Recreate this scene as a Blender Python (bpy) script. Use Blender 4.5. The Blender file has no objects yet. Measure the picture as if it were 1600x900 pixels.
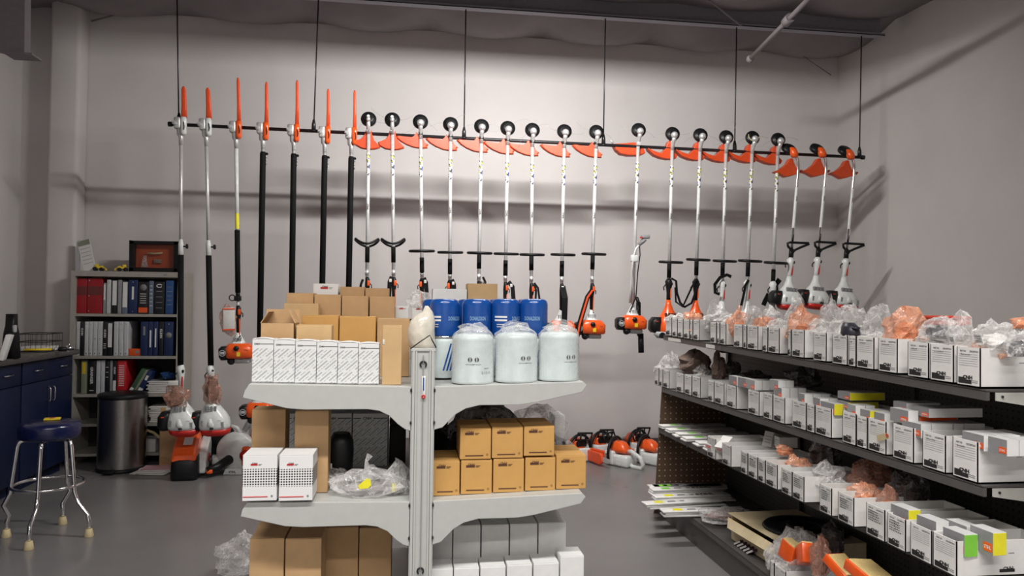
import bpy, bmesh, math, random
from mathutils import Matrix, Vector, Euler, noise
PI = math.pi
C = bpy.context.scene.collection
sc = bpy.context.scene
# ---------------------------------------------------------------- camera
FPX, CAMH = 1150.0, 1.4
YAW, PITCH, ROLL = math.radians(8), math.atan(22/1150), math.radians(.7)
FW = Vector((math.sin(YAW)*math.cos(PITCH), math.cos(YAW)*math.cos(PITCH), math.sin(PITCH)))
r0 = Vector((math.cos(YAW), -math.sin(YAW), 0)); u0 = r0.cross(FW)
RT = r0*math.cos(ROLL) + u0*math.sin(ROLL)
UP = -r0*math.sin(ROLL) + u0*math.cos(ROLL)
cam = bpy.data.cameras.new('camera'); cam.sensor_width = 36; cam.lens = 36*FPX/1600
camo = bpy.data.objects.new('camera', cam); C.objects.link(camo)
m = Matrix((RT, UP, -FW)).transposed().to_4x4(); m.translation = (0, 0, CAMH); camo.matrix_world = m
cam.clip_start = .05; cam.clip_end = 60
sc.camera = camo
def ray(x, y): return FW + RT*((x-800)/FPX) + UP*((450-y)/FPX)
CP = Vector((0, 0, CAMH))
def atY(x, y, Y): d = ray(x, y); return CP + d*(Y/d.y)
def atX(x, y, X): d = ray(x, y); return CP + d*(X/d.x)
def atZ(x, y, Z): d = ray(x, y); return CP + d*((Z-CAMH)/d.z)
# ---------------------------------------------------------------- world, view, lamps' daylight
w = bpy.data.worlds.new('world'); sc.world = w; w.use_nodes = True
w.node_tree.nodes['Background'].inputs[0].default_value = (.9, .88, 1, 1)
w.node_tree.nodes['Background'].inputs[1].default_value = .02
sc.view_settings.view_transform = 'Standard'; sc.view_settings.look = 'None'
sc.view_settings.gamma = 1; sc.view_settings.use_curve_mapping = False
sc.view_settings.exposure = 0.85
def area(name, loc, sx, sy, power, col=(1, .97, .93), rot=(0, 0, 0), spread=180):
    l = bpy.data.lights.new(name, 'AREA'); l.shape = 'RECTANGLE'; l.size = sx; l.size_y = sy
    l.energy = power; l.color = col; l.spread = math.radians(spread)
    o = bpy.data.objects.new(name, l); C.objects.link(o); o.location = loc; o.rotation_euler = rot
    return o
area('strip_lamp', (.85, 4.25, 3.435), 1.5, .045, 50, rot=(math.radians(62), 0, 0))   # wall side of the trough fixture
area('strip_lamp', (.85, 4.17, 3.44), 1.5, .05, 10)
area('strip_lamp', (.1, .9, 3.7), 3.4, .12, 66, spread=140)
area('strip_lamp', (.2, -1.6, 3.7), 3.4, .2, 66, spread=140)
# ---------------------------------------------------------------- materials
MATS = {}
def mat(name, col, rough=.5, metal=0, var=.06, scale=30, bump=0, alpha=1, coat=0, trans=0, emit=None, spec=.5):
    if name in MATS: return MATS[name]
    M = bpy.data.materials.new(name); M.use_nodes = True
    nt = M.node_tree; b = nt.nodes['Principled BSDF']
    tc = nt.nodes.new('ShaderNodeTexCoord'); n = nt.nodes.new('ShaderNodeTexNoise')
    n.inputs['Scale'].default_value = scale; n.inputs['Detail'].default_value = 3
    nt.links.new(tc.outputs['Object'], n.inputs['Vector'])
    r = nt.nodes.new('ShaderNodeValToRGB'); e = r.color_ramp.elements
    e[0].position = .3; e[1].position = .7
    e[0].color = tuple(c*(1-var) for c in col[:3]) + (1,); e[1].color = tuple(min(1, c*(1+var)) for c in col[:3]) + (1,)
    nt.links.new(n.outputs['Fac'], r.inputs['Fac']); nt.links.new(r.outputs['Color'], b.inputs['Base Color'])
    b.inputs['Roughness'].default_value = rough; b.inputs['Metallic'].default_value = metal
    b.inputs['Specular IOR Level'].default_value = spec
    b.inputs['Alpha'].default_value = alpha; b.inputs['Coat Weight'].default_value = coat
    b.inputs['Transmission Weight'].default_value = trans
    if emit: b.inputs['Emission Color'].default_value = tuple(emit)+(1,); b.inputs['Emission Strength'].default_value = 1
    if bump:
        bp = nt.nodes.new('ShaderNodeBump'); bp.inputs['Strength'].default_value = bump; bp.inputs['Distance'].default_value = .01
        nt.links.new(n.outputs['Fac'], bp.inputs['Height']); nt.links.new(bp.outputs['Normal'], b.inputs['Normal'])
    MATS[name] = M
    return M
def wallmat(name, col, rough=.6):
    M = mat(name, col, rough, var=.03, scale=2.5, bump=.0, spec=.3); return M
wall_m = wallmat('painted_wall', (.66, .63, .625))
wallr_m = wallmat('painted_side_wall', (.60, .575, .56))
ceil_m = mat('insulation_blanket', (.20, .175, .185), .75, var=.1, scale=3)
steel_m = mat('purlin_steel', (.27, .26, .30), .5, .1)
dsteel_m = mat('dark_painted_steel', (.20, .18, .19), .6)
floor_m = mat('epoxy_floor', (.19, .183, .183), .2, var=.10, scale=1.3, spec=.5)
nb = floor_m.node_tree
n2 = nb.nodes.new('ShaderNodeTexNoise'); n2.inputs['Scale'].default_value = 4; n2.inputs['Detail'].default_value = 5
mr = nb.nodes.new('ShaderNodeMapRange'); mr.inputs['To Min'].default_value = .16; mr.inputs['To Max'].default_value = .36
nb.links.new(n2.outputs['Fac'], mr.inputs['Value']); nb.links.new(mr.outputs['Result'], nb.nodes['Principled BSDF'].inputs['Roughness'])
base_m = mat('baseboard_rubber', (.11, .10, .11), .5)
black = mat('black_plastic', (.008, .008, .009), .42, spec=.3)
blackm = mat('black_foam', (.007, .007, .0075), .7, spec=.15)
pipe_m = mat('dark_pipe', (.035, .035, .038), .35, .6)
orange = mat('orange_plastic', (.86, .105, .012), .3, coat=.3)
orange_g = mat('dark_orange_guard', (.60, .062, .012), .4)
orange_s = mat('orange_scabbard', (.80, .085, .02), .4)
white_p = mat('white_plastic', (.72, .74, .73), .3, coat=.3)
grey_p = mat('grey_plastic', (.45, .46, .47), .4)
alu = mat('aluminium_tube', (.74, .74, .74), .38, .45)
cast = mat('cast_aluminium', (.60, .60, .60), .4, .5)
chrome = mat('chrome', (.8, .8, .8), .12, 1)
brushed = mat('brushed_steel', (.36, .35, .34), .28, 1)
red_p = mat('red_plastic', (.55, .02, .015), .35)
card = mat('corrugated_cardboard', (.54, .34, .17), .8, var=.08, scale=12)
card_l = mat('light_cardboard', (.60, .40, .20), .8, var=.08, scale=12)
card_k = mat('kraft_carton', (.60, .335, .10), .7, var=.06, scale=12)
cream = mat('cream_cardboard', (.72, .60, .38), .75)
white_c = mat('white_carton', (.80, .80, .79), .6, var=.03)
white_b = mat('white_bin_board', (.76, .75, .73), .6, var=.04)
rack = mat('rack_grey_enamel', (.50, .51, .49), .4, var=.03)
gond = mat('shelf_dark_enamel', (.085, .080, .078), .45)
gondl = mat('shelf_light_enamel', (.50, .50, .46), .45)
ink = mat('black_ink', (.015, .015, .015), .6)
inkg = mat('grey_ink', (.25, .25, .26), .6)
red_i = mat('red_ink', (.60, .015, .02), .55)
brown_i = mat('brown_ink', (.10, .035, .02), .6)
navy = mat('navy_laminate', (.007, .012, .045), .45, spec=.3)
navyv = mat('navy_vinyl', (.006, .009, .055), .25, coat=.2)
stone = mat('counter_laminate', (.085, .080, .078), .35, var=.35, scale=60)
yellow = mat('yellow_paint', (.80, .58, .02), .4)
ylab = mat('yellow_sticker', (.85, .78, .03), .5)
glab = mat('green_sticker', (.22, .62, .06), .5)
paper = mat('paper', (.72, .70, .67), .7)
bluef = mat('blue_filter_enamel', (.006, .075, .34), .22, coat=.5)
whitef = mat('white_filter_enamel', (.62, .70, .70), .3)
taupe = mat('bookcase_enamel', (.40, .38, .34), .5)
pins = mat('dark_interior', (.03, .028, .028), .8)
tan = mat('rubber_tip', (.55, .45, .26), .6)
dkred = mat('maroon_part', (.16, .03, .03), .4)
dgrey = mat('grey_box_board', (.26, .26, .27), .5)
clearglass = mat('shadow_box_glass', (.05, .05, .05), .05, alpha=.10)
def plastic(name, col, alpha, rough=.12, bs=.55):
    M = mat(name, col, rough, alpha=alpha, var=.15, scale=25, spec=.9)
    nt = M.node_tree; b = nt.nodes['Principled BSDF']
    # film: more opaque where seen edge-on; crease streaks in opacity also imitate glints
    lw = nt.nodes.new('ShaderNodeLayerWeight'); lw.inputs['Blend'].default_value = .35
    mp = nt.nodes.new('ShaderNodeMapRange'); mp.inputs['To Min'].default_value = alpha; mp.inputs['To Max'].default_value = min(1, alpha+.45)
    nt.links.new(lw.outputs['Facing'], mp.inputs['Value'])
    cr = nt.nodes.new('ShaderNodeTexNoise'); cr.inputs['Scale'].default_value = 15; cr.inputs['Detail'].default_value = 2; cr.inputs['Distortion'].default_value = 1.5
    sb = nt.nodes.new('ShaderNodeMath'); sb.operation = 'SUBTRACT'; sb.inputs[1].default_value = .5; nt.links.new(cr.outputs['Fac'], sb.inputs[0])
    ab = nt.nodes.new('ShaderNodeMath'); ab.operation = 'ABSOLUTE'; nt.links.new(sb.outputs[0], ab.inputs[0])
    rg = nt.nodes.new('ShaderNodeMapRange'); rg.inputs['From Min'].default_value = 0; rg.inputs['From Max'].default_value = .045; rg.inputs['To Min'].default_value = .26 if bs > .4 else .04; rg.inputs['To Max'].default_value = 0
    nt.links.new(ab.outputs[0], rg.inputs['Value'])
    ad = nt.nodes.new('ShaderNodeMath'); ad.operation = 'ADD'; ad.use_clamp = True
    nt.links.new(mp.outputs['Result'], ad.inputs[0]); nt.links.new(rg.outputs['Result'], ad.inputs[1]); nt.links.new(ad.outputs[0], b.inputs['Alpha'])
    v = nt.nodes.new('ShaderNodeTexNoise'); v.inputs['Scale'].default_value = 24; v.inputs['Detail'].default_value = 2; v.inputs['Distortion'].default_value = 2.2
    bp = nt.nodes.new('ShaderNodeBump'); bp.inputs['Strength'].default_value = bs; bp.inputs['Distance'].default_value = .012
    tc = [n for n in nt.nodes if n.type == 'TEX_COORD'][0]
    nt.links.new(tc.outputs['Object'], v.inputs['Vector']); nt.links.new(tc.outputs['Object'], cr.inputs['Vector'])
    nt.links.new(v.outputs['Fac'], bp.inputs['Height']); nt.links.new(bp.outputs['Normal'], b.inputs['Normal'])
    return M
pl_clear = plastic('clear_film', (.88, .86, .85), .17, .12, .45)
pl_orange = plastic('orange_film', (.90, .42, .25), .38, .12)
pl_pink = plastic('pinkish_film', (.55, .28, .20), .38)
pl_milk = plastic('milky_film', (.82, .77, .66), .85, .2, .15)
pl_shrink = plastic('shrink_film', (.9, .92, .92), .10, .08, .3)
pl_dark = plastic('smoky_film', (.10, .09, .09), .75)
in_orange = mat('orange_part', (.82, .24, .09), .45, var=.35, bump=.8, scale=55)
in_grey = mat('grey_part', (.30, .28, .27), .5, bump=.6, scale=40)
in_dark = mat('dark_part', (.025, .025, .035), .35)
in_brown = mat('brown_paper', (.16, .11, .09), .8, bump=.5)
in_white = mat('white_part', (.75, .74, .72), .5, bump=.4, scale=40)
in_red = mat('red_part', (.62, .05, .02), .4)
yel_f = mat('filter_foam', (.80, .62, .28), .7)
# patterned cartons (object space)
def stripes_mat(name='striped_carton', zmax=.118):
    M = mat(name, (.78, .79, .79), .55, var=.02)
    nt = M.node_tree; b = nt.nodes['Principled BSDF']; L = nt.links
    tc = [n for n in nt.nodes if n.type == 'TEX_COORD'][0]
    s = nt.nodes.new('ShaderNodeSeparateXYZ'); L.new(tc.outputs['Object'], s.inputs[0])
    def mth(op, a, bb=None):
        q = nt.nodes.new('ShaderNodeMath'); q.operation = op
        for i, v in enumerate((a, bb)):
            if v is None: continue
            if isinstance(v, (int, float)): q.inputs[i].default_value = v
            else: L.new(v, q.inputs[i])
        return q.outputs[0]
    xs = mth('ADD', s.outputs['X'], s.outputs['Y'])
    d = mth('SUBTRACT', mth('MULTIPLY', s.outputs['Z'], 1.15), xs)
    f = mth('FRACT', mth('MULTIPLY', d, 34))
    st = mth('LESS_THAN', f, .24)
    al = mth('ADD', s.outputs['Z'], xs)
    n = nt.nodes.new('ShaderNodeTexNoise'); n.inputs['Scale'].default_value = 130
    L.new(tc.outputs['Object'], n.inputs['Vector'])
    st2 = mth('MULTIPLY', mth('GREATER_THAN', mth('FRACT', mth('ADD', mth('MULTIPLY', al, 11), mth('MULTIPLY', mth('FLOOR', mth('MULTIPLY', d, 34)), .37))), .22), st)
    fine = mth('MULTIPLY', mth('LESS_THAN', mth('ABSOLUTE', mth('SUBTRACT', f, .62)), .07), mth('GREATER_THAN', n.outputs['Fac'], .5))
    k = mth('MAXIMUM', st2, fine)
    k = mth('MULTIPLY', k, mth('LESS_THAN', s.outputs['Z'], zmax))
    mx = nt.nodes.new('ShaderNodeMix'); mx.data_type = 'RGBA'
    mx.inputs[6].default_value = (.78, .79, .79, 1); mx.inputs[7].default_value = (.36, .38, .40, 1)
    L.new(mth('MULTIPLY', k, .85), mx.inputs[0]); L.new(mx.outputs[2], b.inputs['Base Color'])
    return M
striped = stripes_mat(); striped_l = stripes_mat('large_striped_board', .20)
def dots_mat(name, base, z0, z1, step, ax='X'):
    M = mat(name, base, .55, var=.02)
    nt = M.node_tree; b = nt.nodes['Principled BSDF']; L = nt.links
    tc = [n for n in nt.nodes if n.type == 'TEX_COORD'][0]
    s = nt.nodes.new('ShaderNodeSeparateXYZ'); L.new(tc.outputs['Object'], s.inputs[0])
    def mth(op, a, bb=None):
        q = nt.nodes.new('ShaderNodeMath'); q.operation = op
        for i, v in enumerate((a, bb)):
            if v is None: continue
            if isinstance(v, (int, float)): q.inputs[i].default_value = v
            else: L.new(v, q.inputs[i])
        return q.outputs[0]
    fx = mth('SUBTRACT', mth('FRACT', mth('MULTIPLY', s.outputs[ax], 1/step)), .5)
    fz = mth('SUBTRACT', mth('FRACT', mth('MULTIPLY', s.outputs['Z'], 1/step)), .5)
    r2 = mth('ADD', mth('MULTIPLY', fx, fx), mth('MULTIPLY', fz, fz))
    k = mth('LESS_THAN', r2, .115)
    k = mth('MULTIPLY', k, mth('MULTIPLY', mth('GREATER_THAN', s.outputs['Z'], z0), mth('LESS_THAN', s.outputs['Z'], z1)))
    return M, k, nt, b
dotted, k_, nt_, b_ = dots_mat('dotted_carton', (.82, .82, .82), .048, .108, .0086)
mx_ = nt_.nodes.new('ShaderNodeMix'); mx_.data_type = 'RGBA'; mx_.inputs[6].default_value = (.82, .82, .82, 1); mx_.inputs[7].default_value = (.02, .02, .03, 1)
nt_.links.new(k_, mx_.inputs[0]); nt_.links.new(mx_.outputs[2], b_.inputs['Base Color'])
peg, k_, nt_, b_ = dots_mat('brown_pegboard', (.10, .055, .03), -5, 5, .0254*1.5)
for q in nt_.nodes:
    if q.type == 'MATH' and q.operation == 'LESS_THAN' and abs(q.inputs[1].default_value-.115) < 1e-4: q.inputs[1].default_value = .012
mx_ = nt_.nodes.new('ShaderNodeMix'); mx_.data_type = 'RGBA'; mx_.inputs[6].default_value = (.105, .058, .034, 1); mx_.inputs[7].default_value = (.55, .48, .42, 1)
nt_.links.new(k_, mx_.inputs[0]); nt_.links.new(mx_.outputs[2], b_.inputs['Base Color'])
pegd, k_, nt_, b_ = dots_mat('grey_pegboard', (.09, .085, .083), -5, 5, .0254, 'Y')
for q in nt_.nodes:
    if q.type == 'MATH' and q.operation == 'LESS_THAN' and abs(q.inputs[1].default_value-.115) < 1e-4: q.inputs[1].default_value = .03
mx_ = nt_.nodes.new('ShaderNodeMix'); mx_.data_type = 'RGBA'; mx_.inputs[6].default_value = (.09, .085, .083, 1); mx_.inputs[7].default_value = (.01, .01, .01, 1)
nt_.links.new(k_, mx_.inputs[0]); nt_.links.new(mx_.outputs[2], b_.inputs['Base Color'])
# ---------------------------------------------------------------- mesh builder
_T = {}
def textdata(s, bold=0.0):
    key = (s, bold)
    if key not in _T:
        cu = bpy.data.curves.new('t', 'FONT'); cu.body = s; cu.size = 1; cu.resolution_u = 2
        cu.align_x = 'CENTER'; cu.align_y = 'CENTER'; cu.offset = bold
        ob = bpy.data.objects.new('t', cu)
        me = bpy.data.meshes.new_from_object(ob)
        vs = [v.co.copy() for v in me.vertices]; fs = [tuple(p.vertices) for p in me.polygons]
        x0 = min(v.x for v in vs); x1 = max(v.x for v in vs); y0 = min(v.y for v in vs); y1 = max(v.y for v in vs)
        vs = [Vector((v.x-(x0+x1)/2, v.y-(y0+y1)/2, 0)) for v in vs]
        _T[key] = (vs, fs, x1-x0, y1-y0)
        bpy.data.objects.remove(ob); bpy.data.curves.remove(cu); bpy.data.meshes.remove(me)
    return _T[key]
FRONT = Matrix.Rotation(PI/2, 4, 'X')                                   # writing facing -Y
LEFTF = Matrix.Rotation(-PI/2, 4, 'Z') @ Matrix.Rotation(PI/2, 4, 'X')  # writing facing -X
def TR(x, y=0, z=0): return Matrix.Translation((x, y, z) if not isinstance(x, (tuple, Vector)) else x)
def RX(a): return Matrix.Rotation(a, 4, 'X')
def RY(a): return Matrix.Rotation(a, 4, 'Y')
def RZ(a): return Matrix.Rotation(a, 4, 'Z')
class MB:
    def __init__(s): s.v = []; s.f = []; s.m = []; s.s = []; s.M = Matrix()
    def add(s, vs, fs, m=0, smooth=False, M=None):
        n = len(s.v); T = s.M @ M if M is not None else s.M
        s.v += [T @ Vector(v) for v in vs]
        for f in fs: s.f.append(tuple(i+n for i in f)); s.m.append(m); s.s.append(smooth)
        return s
    def box(s, c, d, m=0, M=None, ms=None):
        x, y, z = d[0]/2, d[1]/2, d[2]/2
        vs = [(c[0]+a*x, c[1]+b*y, c[2]+e*z) for a in (-1, 1) for b in (-1, 1) for e in (-1, 1)]
        fs = [(0, 1, 3, 2), (4, 6, 7, 5), (0, 4, 5, 1), (2, 3, 7, 6), (0, 2, 6, 4), (1, 5, 7, 3)]  # -x +x -y +y -z +z
        if ms:
            for f, mm in zip(fs, ms): s.add(vs, [f], mm, False, M)
            return s
        return s.add(vs, fs, m, False, M)
    def bb(s, a, b, m=0, M=None, ms=None):
        return s.box([(a[i]+b[i])/2 for i in range(3)], [abs(b[i]-a[i]) for i in range(3)], m, M, ms)
    def rbox(s, c, d, r=.005, m=0, M=None, seg=2):
        bm = bmesh.new(); bmesh.ops.create_cube(bm, size=1)
        for v in bm.verts: v.co = Vector((v.co.x*d[0]+c[0], v.co.y*d[1]+c[1], v.co.z*d[2]+c[2]))
        bmesh.ops.bevel(bm, geom=bm.edges[:], offset=min(r, min(d)*.49), segments=seg, affect='EDGES', profile=.5)
        bm.verts.index_update()
        vs = [v.co.copy() for v in bm.verts]; fs = [tuple(v.index for v in f.verts) for f in bm.faces]
        bm.free(); return s.add(vs, fs, m, True, M)
    def tube(s, pts, r, n=8, m=0, M=None, closed=False, caps=True, smooth=True):
        pts = [Vector(p) for p in pts]; N = len(pts); rs = r if isinstance(r, (list, tuple)) else [r]*N
        vs = []; up = None
        for i, p in enumerate(pts):
            if closed: t = pts[(i+1) % N]-pts[i-1]
            else: t = pts[min(i+1, N-1)]-pts[max(i-1, 0)]
            t.normalize()
            if up is None:
                up = t.orthogonal().normalized()
            up = (up - t*up.dot(t)).normalized() if (up - t*up.dot(t)).length > 1e-6 else t.orthogonal().normalized()
            b = t.cross(up)
            vs += [p + (up*math.cos(2*PI*k/n) + b*math.sin(2*PI*k/n))*rs[i] for k in range(n)]
        fs = []
        for i in range(N if closed else N-1):
            j = (i+1) % N
            for k in range(n): fs.append((i*n+k, i*n+(k+1) % n, j*n+(k+1) % n, j*n+k))
        s.add(vs, fs, m, smooth, M)
        if caps and not closed:
            s.add(vs[:n], [tuple(range(n))[::-1]], m, False, M); s.add(vs[-n:], [tuple(range(n))], m, False, M)
        return s
    def cyl(s, a, b, r, n=16, m=0, M=None, r2=None): return s.tube([a, b], [r, r if r2 is None else r2], n, m, M)
    def lathe(s, prof, n=24, m=0, M=None, smooth=True, sx=1, sy=1):
        vs = []; fs = []
        for (r, z) in prof: vs += [(r*math.cos(2*PI*k/n)*sx, r*math.sin(2*PI*k/n)*sy, z) for k in range(n)]
        for i in range(len(prof)-1):
            for k in range(n): fs.append((i*n+k, i*n+(k+1) % n, (i+1)*n+(k+1) % n, (i+1)*n+k))
        return s.add(vs, fs, m, smooth, M)
    def loft(s, secs, n=16, m=0, M=None, ex=2.0, caps=True, smooth=True, ms=None):
        # secs: (cx, cy, z, rx, ry[, exponent])
        vs = []
        for q in secs:
            e = q[5] if len(q) > 5 else ex
            for k in range(n):
                a = 2*PI*(k+.5)/n; c, d = math.cos(a), math.sin(a)
                vs.append((q[0]+q[3]*math.copysign(abs(c)**(2/e), c), q[1]+q[4]*math.copysign(abs(d)**(2/e), d), q[2]))
        for i in range(len(secs)-1):
            fs = [(i*n+k, i*n+(k+1) % n, (i+1)*n+(k+1) % n, (i+1)*n+k) for k in range(n)]
            s.add(vs, fs, ms[i] if ms else m, smooth, M)
        if caps:
            s.add(vs[:n], [tuple(range(n))[::-1]], ms[0] if ms else m, False, M)
            s.add(vs[-n:], [tuple(range(n))], ms[-1] if ms else m, False, M)
        return s
    def prism(s, pts, y0, y1, m=0, M=None, plane='XZ'):
        n = len(pts)
        if plane == 'XZ': vs = [(p[0], y0, p[1]) for p in pts]+[(p[0], y1, p[1]) for p in pts]
        elif plane == 'YZ': vs = [(y0, p[0], p[1]) for p in pts]+[(y1, p[0], p[1]) for p in pts]
        else: vs = [(p[0], p[1], y0) for p in pts]+[(p[0], p[1], y1) for p in pts]
        fs = [tuple(range(n)), tuple(range(2*n-1, n-1, -1))]+[(i, i+n, (i+1) % n+n, (i+1) % n) for i in range(n)]
        return s.add(vs, fs, m, False, M)
    def sph(s, c, r, m=0, M=None, n=12, k=8):
        r = r if isinstance(r, (tuple, list)) else (r, r, r)
        pr = [(math.sin(PI*i/k), -math.cos(PI*i/k)) for i in range(k+1)]
        pr[0] = (.001, -1); pr[-1] = (.001, 1)
        T = Matrix.Translation(c) @ Matrix.Diagonal((r[0], r[1], r[2], 1))
        return s.lathe(pr, n, m, (M @ T) if M is not None else T)
    def torus(s, c, R, r, m=0, M=None, n=24, k=8, a0=0, a1=2*PI, sx=1, sy=1):
        full = abs(a1-a0-2*PI) < 1e-5
        pts = [(c[0]+R*sx*math.cos(a0+(a1-a0)*i/n), c[1]+R*sy*math.sin(a0+(a1-a0)*i/n), c[2]) for i in range(n if full else n+1)]
        return s.tube(pts, r, k, m, M, closed=full)
    def text(s, t, size, M, m=0, bold=0.0, maxw=None):
        vs, fs, wd, ht = textdata(t, bold)
        k = size/ht; kx = k
        if maxw: kx = maxw/wd
        return s.add([(v.x*kx, v.y*k, 0) for v in vs], fs, m, False, M)
    def crumple(s, c, r, m=0, seed=0, amp=.28, n=14, k=9, peak=0, flat=True, M=None, smooth=False):
        vs = []
        for i in range(k+1):
            th = PI*i/k
            for j in range(n):
                ph = 2*PI*j/n
                d = Vector((math.sin(th)*math.cos(ph), math.sin(th)*math.sin(ph), -math.cos(th)))
                q = d*2.1+Vector((seed*7.3, seed*3.1, seed*1.7))
                a = 1+amp*noise.noise(q)*1.8+amp*.8*abs(noise.noise(q*2.7))
                if peak and d.z > .2: a += peak*max(0, noise.noise(Vector((ph*1.3+seed, seed, 0)))+.25)*(d.z**2)
                p = Vector((d.x*r[0]*a, d.y*r[1]*a, d.z*r[2]*a))
                if flat and p.z < -r[2]*.62: p.z = -r[2]*.62
                vs.append(p+Vector(c))
        fs = [(i*n+j, i*n+(j+1) % n, (i+1)*n+(j+1) % n, (i+1)*n+j) for i in range(k) for j in range(n)]
        return s.add(vs, fs, m, smooth, M)
    def build(s, name, mats, parent=None, bevel=0):
        me = bpy.data.meshes.new(name); me.from_pydata([tuple(v) for v in s.v], [], s.f)
        mats = mats if isinstance(mats, (list, tuple)) else [mats]
        for x in mats: me.materials.append(x)
        for p, mi, sm in zip(me.polygons, s.m, s.s): p.material_index = mi; p.use_smooth = sm
        bm = bmesh.new(); bm.from_mesh(me); bmesh.ops.remove_doubles(bm, verts=bm.verts, dist=1e-6); bmesh.ops.recalc_face_normals(bm, faces=bm.faces); bm.to_mesh(me); bm.free()
        o = bpy.data.objects.new(name, me); C.objects.link(o)
        if parent: o.parent = parent
        if bevel:
            b = o.modifiers.new('bevel', 'BEVEL'); b.width = bevel; b.segments = 2; b.limit_method = 'ANGLE'
        return o
USED = {}
def tag(o, label, cat, group=None):
    n = len(label.split())
    if not 4 <= n <= 16: print('BADLABEL', n, label)
    if not group and label in USED: print('DUPLABEL', label)
    USED[label] = 1
    o['label'] = label; o['category'] = cat
    if group: o['group'] = group
    return o
def thing(name, label, cat, loc=(0, 0, 0), rot=(0, 0, 0), group=None):
    o = bpy.data.objects.new(name, None); C.objects.link(o); o.location = loc; o.rotation_euler = rot
    o.empty_display_size = .05
    return tag(o, label, cat, group)
def struct(name, mb, mats, **k):
    o = mb.build(name, mats, **k); o['kind'] = 'structure'; return o
def dup(root, loc, rot, label, group=None):
    r = root.copy(); C.objects.link(r); r.location = loc; r.rotation_euler = rot; tag(r, label, root['category'], group or root.get('group'))
    def rec(a, b):
        for ch in a.children:
            c = ch.copy(); C.objects.link(c); c.parent = b; rec(ch, c)
    rec(root, r); return r
ORD = ['first', 'second', 'third', 'fourth', 'fifth', 'sixth', 'seventh', 'eighth', 'ninth', 'tenth', 'eleventh', 'twelfth', 'thirteenth', 'fourteenth', 'fifteenth', 'sixteenth', 'seventeenth', 'eighteenth', 'nineteenth', 'twentieth', 'twenty-first', 'twenty-second', 'twenty-third', 'twenty-fourth']
# ================================================================ the setting
YW, XR, XL = 6.9, 4.28, -3.35
ZC = 3.93
b = MB(); b.bb((-5, -3.2, -.1), (5, YW+.1, 0)); struct('floor', b, floor_m)
b = MB(); b.bb((XL, YW, 0), (XR+.15, YW+.15, 4.6)); struct('wall_back', b, wall_m)
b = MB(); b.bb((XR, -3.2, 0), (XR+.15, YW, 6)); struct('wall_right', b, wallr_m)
b = MB(); b.bb((XL-.15, -3.2, 0), (XL, YW+.15, 6)); struct('wall_left', b, wall_m)
b = MB(); b.bb((XL, -3.35, 0), (XR, -3.2, 6)); struct('wall_front', b, wall_m)
b = MB(); b.rbox((-2.93, 6.8, 2.3), (.24, .2, 4.6), .03); struct('trim_1', b, wall_m)       # boxed column in the corner
# sagging insulation blanket between purlins
b = MB(); nx, ny = 150, 90; vs = []
pY = [YW-.02, 6.0, 4.5, 3.0, 1.5, 0, -1.5, -3.3]
def ceil_z(x, y):
    z = ZC + .05*(YW-y)
    # sag between purlins
    for a, c in zip(pY, pY[1:]):
        if c <= y <= a:
            t = (a-y)/(a-c); sag = math.sin(PI*t)
            bill = abs(math.sin(PI*(x+.35*math.sin(y*.7))/1.05+.6))
            z -= .12*sag*(.35+.65*bill)
            z -= .045*bill*(1 if t < .5 else .6)
            break
    return z + .01*noise.noise(Vector((x*3, y*3, 0)))
for j in range(ny+1):
    for i in range(nx+1):
        x = XL+(XR-XL)*i/nx; y = YW-(YW+3.2)*j/ny
        vs.append((x, y, ceil_z(x, y)))
fs = [(j*(nx+1)+i, j*(nx+1)+i+1, (j+1)*(nx+1)+i+1, (j+1)*(nx+1)+i) for j in range(ny) for i in range(nx)]
b.add(vs, fs, 0, True); b.bb((XL, -3.2, 5.2), (XR, YW, 5.3)); struct('ceiling', b, ceil_m)
# purlins: Z-section steel beams
for n_, (yy, zz) in enumerate(((6.0, 3.79), (4.5, 3.86), (3.0, 3.93), (1.5, 4.0), (0, 4.08))):
    b = MB()
    b.bb((XL, yy, zz), (XR-.15, yy+.006, zz+.2)); b.bb((XL, yy-.07, zz), (XR-.15, yy, zz+.006)); b.bb((XL, yy-.07, zz), (XR-.15, yy-.065, zz+.02))
    struct('trim_%d' % (n_+2), b, steel_m)
# rafter haunch hanging at the upper left
b = MB(); p0 = atY(-60, -60, 5.2); p1 = atY(38, -60, 5.2); p2 = atY(38, 84, 5.2); p3 = atY(20, 84, 5.2); p4 = atY(-60, 20, 5.2)
b.prism([(p0.x-.4, p0.z+.3), (p1.x, p1.z+.3), (p2.x, p2.z), (p3.x, p3.z), (p4.x-.4, p4.z-.1)], 5.2, 5.28)
b.bb((p1.x-.10, 5.17, p2.z-.012), (p2.x+.06, 5.31, p2.z)); struct('trim_7', b, dsteel_m)
# diagonal fire pipe and brace wires under the ceiling
b = MB(); a = atY(1172, 92, 5.5); c = atY(1330, -70, 4.0)
b.tube([a, c], .018, 10); b.sph(a, .03); mid = a.lerp(c, .42); b.tube([mid, mid+(c-a).normalized()*.08], .034, 12); struct('trim_8', b, dsteel_m)
b = MB(); b.tube([atY(1298, 117, 6.8), atY(1255, 88, 6.6)], .006, 6); b.tube([atY(143, 33, 6.8), atY(215, 15, 6.6)], .008, 6)
b.tube([atY(1158, 40, 5.5), atY(1108, 0, 5.1)], .008, 6); struct('trim_9', b, dsteel_m)
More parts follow.
